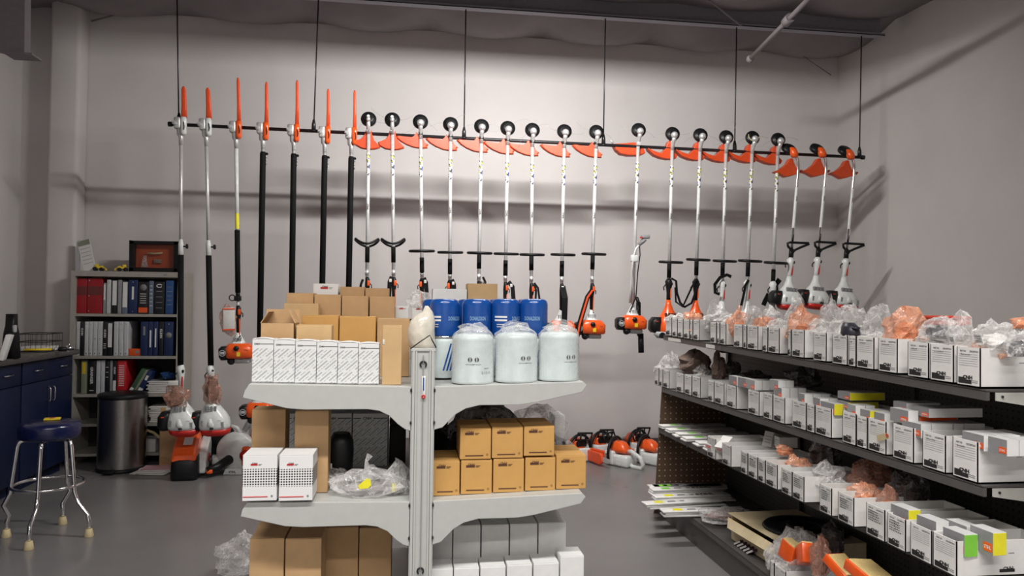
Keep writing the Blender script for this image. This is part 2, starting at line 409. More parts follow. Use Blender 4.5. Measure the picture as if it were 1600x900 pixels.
# unseen plate over the strip lamp, shaped to cut light off the upper wall
b = MB(); b.bb((-.1, 4.0, 3.460), (1.8, 4.57, 3.470)); b.bb((-.1, 4.0, 3.470), (1.8, 4.25, 3.54)); struct('trim_11', b, white_p)
b = MB(); b.bb((XL, YW-.012, 0), (XR, YW, .10)); struct('baseboard_back', b, base_m)
b = MB(); b.bb((XR-.012, -3.2, 0), (XR, YW, .10)); struct('baseboard_right', b, base_m)
b = MB(); b.bb((XL, -3.2, 0), (XL+.012, YW, .10)); struct('baseboard_left', b, base_m)
# ================================================================ rail with hanging machines
RY0 = 5.95
A0 = atY(266, 194, RY0); A1 = atY(1348, 246, RY0)
def rail_z(x): return A0.z+(A1.z-A0.z)*(x-A0.x)/(A1.x-A0.x)
rail = thing('hanging_rail', 'long dark steel pipe rail hung from the ceiling along the back wall', 'rail', (A0.x, RY0, A0.z))
def loc(o, p): return Vector(p)-o.location
b = MB(); b.tube([loc(rail, A0), loc(rail, A1)], .0135, 12)
for p in (A0, A1): b.tube([loc(rail, p)-Vector((.014, 0, 0)), loc(rail, p)+Vector((.014, 0, 0))], .019, 12)
b.build('pipe', pipe_m, rail)
for tx, ty, bx in ((277, 0, 279), (497, 0, 490), (728, 10, 725), (946, 25, 943), (1151, 40, 1148), (1346, 55, 1343)):
    q = atY(bx, 210, RY0); q = Vector((q.x, RY0, rail_z(q.x))); t = atY(tx, ty, RY0)
    top = Vector((t.x if ty else q.x+(t.x-q.x)*1.15, RY0, 3.78))
    q = loc(rail, q); top = loc(rail, top)
    r_ = MB(); r_.tube([q+Vector((0, 0, .01)), top], .0055, 8); rr = r_.build('support_rod', pipe_m, rail)
    r_ = MB(); r_.tube([q+Vector((0, 0, .09)), q+Vector((0, 0, .055)), q-Vector((0, 0, .004))], [.008, .016, .018], 10); r_.torus((q.x, q.y, q.z), .017, .006, 0, TR(0), 10, 6); r_.build('clamp', pipe_m, rr)

def decal_mat():
    M = mat('shaft_sticker', (.78, .78, .76), .4, var=.02)
    nt = M.node_tree; L = nt.links; b_ = nt.nodes['Principled BSDF']; tc = [n for n in nt.nodes if n.type == 'TEX_COORD'][0]
    v = nt.nodes.new('ShaderNodeTexVoronoi'); v.inputs['Scale'].default_value = 90; L.new(tc.outputs['Object'], v.inputs['Vector'])
    sp = nt.nodes.new('ShaderNodeSeparateColor'); L.new(v.outputs['Color'], sp.inputs[0])
    r = nt.nodes.new('ShaderNodeValToRGB'); r.color_ramp.interpolation = 'CONSTANT'; e = r.color_ramp.elements
    e[0].position = 0; e[0].color = (.78, .78, .76, 1); e[1].position = .55; e[1].color = (.03, .06, .30, 1)
    for p, c in ((.72, (.78, .78, .76, 1)), (.8, (.70, .68, .04, 1)), (.9, (.05, .05, .06, 1))):
        q = e.new(p); q.color = c
    L.new(sp.outputs[0], r.inputs['Fac']); L.new(r.outputs['Color'], b_.inputs['Base Color'])
    return M
decal = decal_mat()
R90 = RY(PI/2)
def head_mb(tilt=-.25):
    b = MB(); M = TR(0, 0, 0) @ RX(PI/2+tilt)
    b.lathe([(.001, -.03), (.040, -.03), (.060, -.018), (.062, 0), (.058, .014), (.046, .016), (.044, .022), (.030, .024), (.001, .026)], 28, 0, M)
    return b
def guard(parent, kind, mirror=1):
    b = MB()
    if kind == 'sym':
        pts = [(-.022, -.085), (-.035, -.125), (-.06, -.155), (-.115, -.178), (-.11, -.205), (-.06, -.232), (0, -.240), (.05, -.236), (.092, -.222), (.088, -.208), (.045, -.165), (.030, -.125), (.022, -.085)]
    else:
        pts = [(-.032, -.078), (-.050, -.108), (-.070, -.122), (-.13, -.118), (-.185, -.112), (-.20, -.122), (-.165, -.155), (-.12, -.182), (-.06, -.205), (.0, -.213), (.055, -.208), (.05, -.195), (.062, -.182), (.03, -.160), (.016, -.125), (-.015, -.105)]
    n = len(pts)
    for k in range(n): pass
    # curved shell: thick rim bulging backwards
    vs = []; 
    cx = sum(p[0] for p in pts)/n; cz = sum(p[1] for p in pts)/n
    for ring, (sc_, y) in enumerate(((1, .018), (.9, .004), (1, .040), (.6, .085), (.05, .10))):
        for p in pts: vs.append((cx+(p[0]-cx)*sc_, y, cz+(p[1]-cz)*sc_))
    o_ = [1, 0, 2, 3, 4]
    fs = []
    for a_, c_ in zip(o_, o_[1:]):
        for i in range(n): fs.append((a_*n+i, a_*n+(i+1) % n, c_*n+(i+1) % n, c_*n+i))
    b.add(vs, fs, 0, True)
    b.add(vs[n:2*n], [tuple(range(n))], 0, False)
    g = b.build('guard', orange_g, parent)
    c = MB(); c.rbox((0, -.004, -.095), (.034, .036, .028), .004); c.cyl((-.01, -.024, -.095), (-.01, -.03, -.095), .005, 8); c.build('bracket', black if kind != 'sym' else grey_p, g)
    return g
def lines(seed, h):
    rnd = random.Random(seed)
    for s in (-1, 1):
        b = MB()
        a = rnd.uniform(-.4, .9) + (0 if s > 0 else PI); L = rnd.uniform(.07, .13); q = Vector((math.cos(a)*.058, -.01, math.sin(a)*.058))
        d = Vector((math.cos(a), 0, math.sin(a))); cv = Vector((-d.z, 0, d.x))*rnd.choice((-1, 1))*.4
        b.tube([q+d*L*t+cv*L*t*t for t in (0, .25, .5, .75, 1)], .0011, 4)
        b.build('cutting_line', inkg, h)
def gearbox(parent, kind):
    b = MB()
    if kind == 'A':
        b.sph((0, -.045, -.012), (.018, .02, .022)); b.tube([(0, -.042, -.01), (0, -.022, -.06), (0, -.006, -.115)], [.014, .017, .016], 12); b.cyl((0, -.05, .012), (0, -.03, .012), .012, 10)
    else:
        b.sph((0, -.046, -.022), (.030, .028, .030)); b.tube([(0, -.046, -.03), (0, -.03, -.065), (0, -.006, -.10), (0, 0, -.14)], [.020, .017, .016, .0155], 12); b.cyl((0, -.078, -.026), (0, -.06, -.026), .009, 10)
    return b.build('gearbox', cast, parent)
def ring_handle(parent, z, kind='ring'):
    b = MB()
    if kind == 'ring':
        b.torus((0, 0, 0), .094, .0112, 0, TR(0, -.035, z) @ RX(.05), 28, 8, sx=1, sy=.75)
    elif kind == 'bent':
        pts = []
        for i in range(25):
            a = 2*PI*i/24
            x = .09*math.cos(a); y = -.05+.075*math.sin(a); zz = z + .022*(abs(x)/.09)**2*2 - .012 + (.012 if math.sin(a) < 0 else 0)
            pts.append((x, y, zz))
        b.tube(pts[:-1], .0095, 8, closed=True)
    else:  # triangular assist handle of the curved shaft trimmers
        pts = [(-.004, -.01, z-.10), (-.006, -.014, z-.06), (-.045, -.02, z-.03), (-.052, -.02, z-.004), (-.03, -.024, z+.006), (.05, -.03, z+.010), (.13, -.034, z+.016), (.135, -.034, z+.008), (.06, -.026, z-.03), (.02, -.016, z-.055)]
        b.tube(pts, .0105, 8, closed=True); b.tube([(0, 0, z-.045), (0, 0, z-.12)], .02, 10)
    return b.build('loop_handle', black, parent)
def control(parent, z, side=1, white=False):
    b = MB()
    b.loft([(0, 0, z-.25, .013, .016), (0, 0, z-.12, .015, .018), (side*.004, -.002, z-.06, .021, .024), (side*.004, -.002, z-.02, .018, .022), (0, 0, z, .013, .014)], 12)
    b.tube([(side*.02, 0, z-.05), (side*.035, 0, z-.065), (side*.034, 0, z-.09)], .004, 6)
    c = b.build('control_grip', white_p if white else black, parent)
    b = MB(); b.rbox((side*.012, -.018, z-.05), (.022, .018, .045), .006); b.rbox((side*.012, -.013, z-.165), (.007, .012, .13), .003); b.build('trigger_lock', red_p if white else orange, c)
    return c
def engine_flat(parent, z, orange_h=.115):
    """small orange powerhead; neck starts at z"""
    b = MB(); b.loft([(0, 0, z, .014, .014), (0, 0, z-.03, .022, .022), (0, 0, z-.085, .05, .045, 3), (0, 0, z-.095, .055, .05, 3)], 16)
    c = b.build('clutch_cone', white_p, parent)
    b = MB()
    for i in range(5): b.box(((i-2)*.013, -.028-.004*0, z-.058), (.005, .03, .028), 0, TR(0, 0, 0))
    b.build('vent', inkg, c)
    h = z-.09
    b = MB(); b.loft([(.015, 0, h-orange_h, .092, .055, 4), (.015, -.004, h-orange_h*.9, .102, .068, 4), (.012, -.004, h-orange_h*.35, .105, .072, 4), (.008, 0, h-.012, .088, .062, 3.5), (.005, 0, h, .075, .05, 3)], 24)
    e = b.build('engine_cover', orange, parent)
    k = MB(); k.lathe([(.001, -.014), (.020, -.012), (.022, 0), (.001, .0)], 6, 0, TR(0, -.073, h-.035) @ RX(PI/2) @ RX(PI)); k.build('choke_knob', black, e)
    s = MB(); s.box((.015, -.0735, h-.08), (.026, .004, .032)); s.build('sticker', yellow, e)
    s = MB(); s.text('STIHL', .009, TR(.07, -.0745, h-.05) @ FRONT, 0, .01); s.build('lettering', brown_i, e)
    b = MB(); b.loft([(-.098, 0, h-.125, .028, .05, 3), (-.102, 0, h-.10, .038, .062, 3), (-.102, 0, h-.04, .040, .064, 3), (-.095, 0, h-.02, .028, .05, 3)], 16)
    f = b.build('air_filter_cover', black, parent)
    q = MB(); q.torus((0, 0, 0), .022, .003, 0, TR(-.105, -.062, h-.07) @ RX(PI/2), 16, 6); q.rbox((-.105, -.062, h-.07), (.03, .01, .02), .003); q.build('filter_knob', grey_p, f)
    b = MB(); b.rbox((.03, 0, h-orange_h-.018), (.11, .08, .04), .012); b.build('muffler', grey_p, parent)
    b = MB(); b.sph((-.05, -.02, h-orange_h-.018), (.03, .035, .03)); b.cyl((-.04, -.045, h-.135), (-.04, -.06, h-.135), .014, 10); b.build('primer_housing', black, parent)
def engine_shroud(parent, z, col='white', sc_=1.0):
    """long cone powerhead; grip starts at z (top)"""
    body = white_p if col == 'white' else orange
    b = MB(); s = sc_
    prof = [(0, 0, z-.18*s, .020, .022), (0, 0, z-.22*s, .026, .028), (.002, 0, z-.27*s, .045, .042), (.006, 0, z-.31*s, .075, .062), (.012, -.002, z-.345*s, .098, .075, 2.4), (.02, -.004, z-.385*s, .112, .084, 2.6), (.024, -.004, z-.43*s, .116, .088, 2.8), (.024, 0, z-.455*s, .108, .082, 2.8)]
    b.loft(prof, 24); e = b.build('engine_shroud', body, parent)
    v = MB()
    for i in range(4):
        x = (-.036, -.012, .014, .040)[i]; wd = (.017, .019, .019, .017)[i]
        v.prism([(x-wd/2*.75, z-.288*s), (x+wd/2*.75, z-.288*s), (x+wd/2*1.1, z-.322*s), (x-wd/2*1.1, z-.322*s)], -.075+abs(x)*.25, -.040)
    v.build('vent', inkg if col == 'white' else brown_i, e)
    g = MB(); g.loft([(0, 0, z-.20*s, .018, .021), (0, 0, z-.12*s, .017, .020), (0, -.002, z-.06*s, .027, .03), (-.004, -.004, z-.025*s, .030, .034), (0, 0, z, .016, .018)], 14)
    gg = g.build('control_grip', white_p if col == 'white' else black, parent)
    t = MB(); t.rbox((.018, -.022, z-.045*s), (.016, .02, .024), .006); t.build('stop_switch', black, gg)
    t = MB(); t.rbox((.012, -.018, z-.12*s), (.011, .014, .085), .004); t.build('throttle_lock', red_p if col == 'white' else orange, gg)
    t = MB(); t.tube([(-.026, 0, z-.05*s), (-.045, 0, z-.075*s), (-.040, 0, z-.10*s)], .005, 6); t.build('trigger', black, gg)
    a = MB(); a.loft([(-.112, 0, z-.455*s, .03, .055, 3), (-.118, 0, z-.43*s, .045, .068, 3), (-.112, 0, z-.36*s, .048, .068, 3), (-.10, 0, z-.325*s, .035, .05, 3)], 18)
    aa = a.build('air_filter_cover', black, parent)
    t = MB(); t.rbox((-.115, -.067, z-.36*s), (.022, .006, .008), .002); t.build('badge', in_red, aa)
    if col == 'white':
        o = MB(); o.loft([(.03, 0, z-.50*s, .07, .05, 3), (.028, 0, z-.485*s, .10, .07, 3), (.026, 0, z-.452*s, .113, .085, 2.8)], 22); o.build('base_cover', red_p, parent)
        k = MB(); k.text('STIHL', .008, TR(.075, -.088, z-.385*s) @ FRONT, 0, .01)
        for i in range(4): k.box((.095, -.084+.0*i, z-(.40+.011*i)*s), (.022, .004, .006))
        for i in range(4): k.box((-.052, -.080, z-(.385+.011*i)*s), (.014, .006, .006))
        k.build('lettering', inkg, e)
        k = MB(); k.loft([(.012, -.07, z-.44*s, .020, .02), (.012, -.086, z-.415*s, .026, .02), (.006, -.07, z-.37*s, .016, .02)], 12); k.build('starter_housing', white_p, e)
        k = MB(); k.rbox((.02, -.096, z-.438*s), (.026, .022, .012), .004, 0, RZ(0)); k.build('starter_grip', black, parent)
    else:
        k = MB(); k.text('STIHL', .010, TR(.05, -.090, z-.385*s) @ FRONT, 0, .01); k.build('lettering', brown_i, e)
        k = MB(); k.loft([(-.06, -.03, z-.50*s, .04, .05), (-.07, -.03, z-.47*s, .06, .06), (-.07, -.03, z-.445*s, .055, .055)], 16); k.build('muffler', grey_p, parent)
        k = MB(); k.cyl((-.075, -.09, z-.475*s), (-.075, -.055, z-.475*s), .025, 16); k.build('exhaust_cap', black, parent)
def shaft_parts(parent, z0, z1, decs=((-.27, -.45), (-.60, -.80)), low_text=True):
    b = MB(); b.tube([(0, 0, z0), (0, 0, z1)], .0142, 14); s = b.build('shaft', alu, parent)
    b = MB(); b.tube([(0, 0, decs[0][0]), (0, 0, decs[0][1])], .0148, 14, caps=False); b.build('warning_sticker', decal, s)
    b = MB(); b.tube([(0, 0, decs[0][1]), (0, 0, decs[1][0])], .0146, 14, caps=False); b.build('sleeve', white_p, s)
    b = MB(); b.text('STIHL', .0145, TR(0, -.0152, (decs[1][0]+decs[1][1])/2) @ FRONT @ RZ(-PI/2), 0, .02); b.build('lettering', ink, s)
def strap(parent, pts, wd=.022, m=black):
    # webbing: flat ribbon along the points
    b = MB(); vs = []
    P = [Vector(p) for p in pts]
    for i, p in enumerate(P):
        t = (P[min(i+1, len(P)-1)]-P[max(i-1, 0)]).normalized(); n_ = t.cross(Vector((0, 1, 0)))
        if n_.length < .1: n_ = Vector((1, 0, 0))
        n_.normalize()
        for sg in (-1, 1):
            for yy in (-.003, .003): vs.append(p+n_*sg*wd/2+Vector((0, yy, 0)))
    fs = []
    for i in range(len(P)-1):
        a = i*4; c = a+4
        fs += [(a, a+1, c+1, c), (a+2, c+2, c+3, a+3), (a, c, c+2, a+2), (a+1, a+3, c+3, c+1)]
    fs += [(0, 2, 3, 1), (len(vs)-4, len(vs)-3, len(vs)-1, len(vs)-2)]
    b.add(vs, fs); return b
TY = 5.925
def trimmer_root(name, label, cat, top, low, group, Y=TY):
    p = atY(top[0], top[1], Y); q = atY(low[0], low[1], Y)
    ang = math.atan2(-(q.x-p.x), -(q.z-p.z))
    return thing(name, label, cat, p, (0, -ang if False else ang, 0), group), (p-q).length, (p, (0, ang, 0))
N9 = [((576, 186), (573.5, 440)), ((613, 187), (615, 440)), ((657, 190), (659.5, 440)), ((704, 194), (703, 440)), ((752.5, 197), (748, 440)), ((793.5, 200), (789.5, 440)), ((832, 203), (830, 440)), ((882, 205), (877.5, 440)), ((932, 206), (925, 440))]
strapk = ['clip', 'sleeve', 'sleeve', 'sleeve', 'clip', 'sleeve2', 'double', 'long', 'orange']
desc9 = ['string trimmer with bent loop handle, first from left on the rail', 'string trimmer with bent loop handle, second from left on the rail',
 'flat loop trimmer left of the rail rod, its strap sleeve hanging right, nearest bent-loop ones',
 'flat loop trimmer just left of the second-middle ceiling rod, short strap sleeve',
 'flat loop trimmer just right of a ceiling rod, behind the brown box',
 'flat loop trimmer with wide black strap sleeve hanging clear of its right side',
 'flat loop trimmer with doubled narrow strap, above the right end of blue filters',
 'flat loop trimmer with long black strap crossing in front of its orange engine',
 'flat loop trimmer with orange-edged strap hanging left of its orange engine']
for i, (t, l) in enumerate(N9):
    A = i < 2
    o, L, _ = trimmer_root('string_trimmer', desc9[i], 'string trimmer', t, l, 'orange engined trimmers on the rail')
    h = head_mb(-.3).build('trimmer_head', black, o); lines(i, h)
    gearbox(o, 'A' if A else 'B'); guard(o, 'sym' if A else 'asym')
    shaft_parts(o, -.06, -1.46)
    zl = -1.00 if A else -1.03+.004*(i-5)
    ring_handle(o, zl, 'bent' if A else 'ring')
    f = MB(); f0 = zl-(.015 if A else .05 if i in (2, 3, 5, 7) else .0); f.tube([(0, 0, f0), (0, 0, f0-.125)], .018, 14); f.build('foam_grip', blackm, o)
    zc = -1.255
    g = MB(); g.torus((0, 0, 0), .016, .003, 0, TR(0, -.014, zc+.04) @ RX(.5), 12, 6); g.tube([(0, 0, zc+.055), (0, 0, zc+.01)], .0155, 10); g.build('carrying_ring', cast, o)
    control(o, zc, -1 if i in (2, 3) else 1 if i in (0, 1) else 1)
    engine_flat(o, -1.47)
    w_ = MB(); w_.tube([(.012, -.01, zc-.24), (.016, -.014, -1.50), (-.02, -.02, -1.54), (-.05, -.02, -1.57)], .006, 8); w_.build('cable', black, o)
    k = strapk[i]
    if k == 'clip': strap(o, [(-.03, -.03, zc-.02), (-.045, -.035, zc-.06), (-.05, -.035, zc-.10), (-.055, -.035, zc-.16)] if i == 0 else [(.03, -.03, zc+.03), (.05, -.03, zc-.01), (.05, -.03, zc-.05), (.08, -.03, zc-.06)], .018).build('strap', blackm, o)
    elif k in ('sleeve', 'sleeve2'):
        sx = -.03 if i == 1 else .03 if k == 'sleeve' else .055
        st = strap(o, [(sx*.4, -.03, zc-.0), (sx, -.035, zc-.04), (sx*1.1, -.035, zc-.10), (sx*1.4, -.035, zc-.25), (sx*1.5, -.035, zc-.36)], .034).build('strap', blackm, o)
        cp = MB(); cp.rbox((sx*.8, -.04, zc-.03), (.02, .01, .026), .003); cp.build('strap_tag', paper, st)
    elif k == 'double':
        strap(o, [(.02, -.03, zc+.0), (.05, -.035, zc-.04), (.065, -.035, zc-.14), (.085, -.035, zc-.30)], .016).build('strap', blackm, o)
        strap(o, [(.02, -.03, zc-.0), (.035, -.035, zc-.06), (.03, -.035, zc-.16), (.045, -.035, zc-.30)], .016).build('strap', blackm, o)
    elif k == 'long':
        st = strap(o, [(0, -.04, zc-.02), (.0, -.08, zc-.06), (.008, -.11, zc-.12), (.004, -.115, zc-.3), (.0, -.115, zc-.46)], .046).build('strap', blackm, o)
        cp = MB(); cp.rbox((0, -.05, zc-.035), (.022, .012, .022), .003); cp.build('strap_tag', paper, st)
    else:
        st = strap(o, [(-.005, -.04, zc-.06), (-.05, -.06, zc-.12), (-.08, -.07, zc-.22), (-.115, -.08, zc-.34), (-.13, -.085, zc-.44)], .040).build('strap', blackm, o)
        s2 = strap(o, [(-.005, -.048, zc-.06), (-.05, -.068, zc-.12), (-.08, -.078, zc-.22), (-.115, -.088, zc-.34), (-.13, -.093, zc-.44)], .014).build('strap_stripe', orange_s, st)
# brush cutter with folded bike handle
o, L, _ = trimmer_root('brush_cutter', 'brush cutter with folded handlebar hanging alone in the wider gap', 'brush cutter', (998, 203), (990, 430), 'rail', 5.925); del o['group']
h = head_mb(-.3).build('trimmer_head', black, o); lines(44, h); gearbox(o, 'B')
b = MB(); b.prism([(-.21, -.125), (-.12, -.115), (-.03, -.10), (.03, -.11), (.06, -.15), (.075, -.185), (.03, -.205), (-.07, -.213), (-.14, -.205), (-.18, -.175)], .02, .10); g = b.build('guard', orange_g, o, bevel=.008)
b = MB(); b.tube([(-.205, .03, -.12), (-.235, .03, -.095)], .008, 8); b.rbox((0, -.01, -.12), (.036, .04, .03), .004); b.build('bracket', grey_p, g)
shaft_parts(o, -.06, -1.50)
b = MB(); b.tube([(.006, -.03, -1.42), (-.03, -.035, -1.2), (-.018, -.035, -1.08), (.0, -.035, -1.0), (.04, -.035, -.955)], .010, 10); b.tube([(-.02, -.03, -1.10), (-.025, -.02, -1.3), (-.03, -.02, -1.45)], .009, 8); b.build('handlebar', alu, o)
b = MB(); b.rbox((-.006, -.02, -1.08), (.06, .05, .06), .01); b.build('handle_clamp', white_p, o)
b = MB(); b.tube([(.025, -.035, -.965), (.06, -.04, -.93), (.075, -.04, -.915)], [.014, .02, .018], 10); b.rbox((.075, -.045, -.895), (.075, .04, .035), .01, 0, TR(0)); hg = b.build('hand_grip', dgrey, o)
b = MB(); b.rbox((.035, -.06, -.905), (.02, .02, .014), .004); b.build('throttle_lock', red_p, hg)
b = MB(); b.tube([(.03, -.04, -.97), (.035, -.045, -1.05), (.02, -.045, -1.2), (.015, -.04, -1.4), (-.04, -.02, -1.55)], .005, 8); b.build('cable', black, o)
b = MB(); b.tube([(.02, -.04, -1.40), (.04, -.05, -1.46)], .014, 10); b.tube([(.05, .0, -1.44), (.06, .02, -1.56), (.075, .02, -1.72)], .02, 10); b.tube([(.085, .02, -1.70), (.095, .02, -1.86)], .024, 10); b.build('second_grip', black, o)
engine_flat(o, -1.46)
# five straight shaft trimmers with cone shrouds
N5 = [((1051, 209), (1045.5, 425), 'orange'), ((1094.5, 211), (1088, 425), 'orange'), ((1135, 214), (1129, 425), 'white'), ((1176, 215), (1168.5, 425), 'white'), ((1216, 218), (1208.5, 425), 'white')]
d5 = ['orange shrouded trimmer with black grip, left one of the pair sharing a slung strap', 'orange shrouded trimmer with black grip, right one of the pair sharing a slung strap',
 'white shrouded flat loop trimmer with strap coiled round its left grip', 'white shrouded flat loop trimmer with thin strap hanging at its left, middle of three', 'white shrouded flat loop trimmer with thick strap up at its right, beside curved shafts']
for i, (t, l, col) in enumerate(N5):
    o, L, _ = trimmer_root('string_trimmer', d5[i], 'string trimmer', t, l, 'shrouded trimmers on the rail')
    h = head_mb(-.3).build('trimmer_head', black, o); lines(60+i, h)
    if i == 3:
        b = MB(); b.torus((0, 0, 0), .047, .004, 0, RX(PI/2-.3) @ TR(0, 0, -.028+.05), 20, 6, a0=PI*.9, a1=PI*2.0); b.build('tape', tan, h)
    gearbox(o, 'B')
    b = MB(); pts = [(-.004, -.045), (-.028, -.06), (-.055, -.125), (-.09, -.165), (-.15, -.15), (-.21, -.125), (-.20, -.145), (-.15, -.185), (-.09, -.205), (-.03, -.212), (.04, -.205), (.055, -.175), (.01, -.14), (-.004, -.10)]
    b.prism([(x, z) for x, z in pts], .012, .085); b.build('guard', orange_g, o, bevel=.006)
    shaft_parts(o, -.06, -1.25)
    zl = (-1.085, -1.06, -1.06, -1.06, -1.065)[i]; ring_handle(o, zl, 'ring')
    f = MB(); f0 = zl-(.01 if i < 4 else .055); f.tube([(0, 0, f0), (0, 0, f0-.12)], .018, 14); f.build('foam_grip', blackm, o)
    engine_shroud(o, -1.22, col)
    zc = -1.22
    if i == 0: strap(o, [(.01, -.03, zc), (.05, -.035, zc-.02), (.06, -.035, zc-.12), (.09, -.035, zc-.20), (.13, -.035, zc-.235), (.19, -.035, zc-.20), (.225, -.035, zc-.10), (.235, -.035, zc-.02)], .018).build('strap', blackm, o)
    if i == 1: strap(o, [(-.01, -.045, zc), (-.05, -.05, zc-.06), (-.09, -.05, zc-.15), (-.13, -.05, zc-.24), (-.19, -.05, zc-.20), (-.20, -.05, zc-.08)], .014).build('strap', blackm, o)
    if i == 2: strap(o, [(.06, -.04, zc+.03), (.02, -.045, zc+.045), (-.04, -.045, zc+.02), (-.085, -.045, zc-.04), (-.08, -.045, zc-.11), (-.04, -.045, zc-.12)], .026).build('strap', blackm, o)
    if i == 3: strap(o, [(-.01, -.04, zc), (-.04, -.045, zc-.05), (-.05, -.045, zc-.12), (-.07, -.045, zc-.22)], .020).build('strap', blackm, o)
    if i == 4:
        strap(o, [(.075, .03, zc+.02), (.04, .03, zc-.03), (.05, .035, zc-.12)], .045).build('strap', blackm, o); strap(o, [(-.02, .03, zc-.11), (-.05, .03, zc-.17), (-.065, .03, zc-.21)], .04).build('strap', blackm, o)
# curved shaft trimmers
for i, (t, l) in enumerate((((1247.5, 262), (1236, 400)), ((1291, 262), (1278, 400)), ((1335, 265), (1322, 402)))):
    o, L, _ = trimmer_root('curved_shaft_trimmer', ('left', 'middle', 'right')[i]+' one of three white trimmers with a curved shaft and triangular handle', 'string trimmer', t, l, 'curved shaft trimmers on the rail', 5.88)
    b = MB(); b.tube([(-.065, -.01, .125), (-.04, 0, .11), (-.015, 0, .07), (-.002, 0, .02), (0, 0, -.04), (0, 0, -.15), (0, 0, -.80)], .0125, 12); s = b.build('shaft', chrome, o)
    b = MB(); b.tube([(0, 0, -.17), (0, 0, -.52)], .0130, 12, caps=False); b.build('sleeve', white_p, s)
    for zz in (-.27, -.60):
        b = MB(); b.text('STIHL', .0125, TR(0, -.0145, zz) @ FRONT @ RZ(-PI/2), 0, .02); b.build('lettering', ink, s)
    b = head_mb(-.75); 
    hh = b.build('trimmer_head', black, o); hh.location = (-.085, .03, .16)
    b = MB(); b.loft([(-.055, -.02, .08, .026, .03), (-.06, -.02, .11, .036, .035), (-.07, -.01, .15, .03, .03), (-.075, 0, .165, .018, .02)], 14); b.build('collar', orange, o)
    b = MB(); b.prism([(-.065, .08), (-.09, .03), (-.14, -.02), (-.19, -.045), (-.20, -.055), (-.15, -.062), (-.09, -.085), (-.04, -.07), (.02, -.045), (.05, -.03), (.06, -.005), (.04, -.01), (.0, .0), (-.03, .05), (-.04, .08)], .025, .09); b.build('guard', orange_g, o, bevel=.006)
    ring_handle(o, -.655, 'tri')
    engine_shroud(o, -.775, 'white', .90)
# ---- pole pruners
def pruner_head(o, k, grey, L):
    b = MB(); b.cyl((-.035, -.06, .0), (-.035, -.02, .0), .016, 14); b.rbox((-.022, -.01, .005), (.05, .05, .09), .012); b.tube([(-.012, 0, -.03), (-.006, 0, -.05), (-.01, 0, -.08), (0, 0, -.095), (0, 0, -.16)], [.022, .026, .020, .018, .015], 12); b.cyl((-.035, -.075, 0), (-.035, -.055, 0), .008, 10)
    b.build('gearbox', cast, o)
    b = MB(); b.loft([(.022, -.012, -.085, .012, .02, 3), (.022, -.012, -.07, .020, .026, 3), (.022, -.012, .02, .022, .026, 3), (.022, -.012, .05, .020, .022, 3)], 14); sc = b.build('sprocket_cover', white_p if grey else orange, o)
    b = MB(); b.tube([(.03, -.04, .01), (.036, -.042, -.03), (.03, -.04, -.05)], .003, 6); b.build('hook', ink, sc)
    b = MB(); wd = .022 if grey else .015
    b.loft([(.022, -.0, .045, wd*1.0, .012, 4), (.022, 0, L*.5, wd*.85, .012, 4), (.018, 0, L*.93, wd*.7, .011, 4), (.017, 0, L, wd*.35, .007, 3)], 12); b.build('bar_scabbard', orange_s, o)
PR = [(283, 194, 282, 600, 'g'), (322, 196, 330, 600, 'g'), (369, 200, 371.5, 440, 'o'), (411.5, 202, 406.5, 500, 'b'), (459.5, 205, 456, 450, 'b'), (508, 208, 503.5, 445, 'b'), (549.5, 210, 545, 445, 'b')]
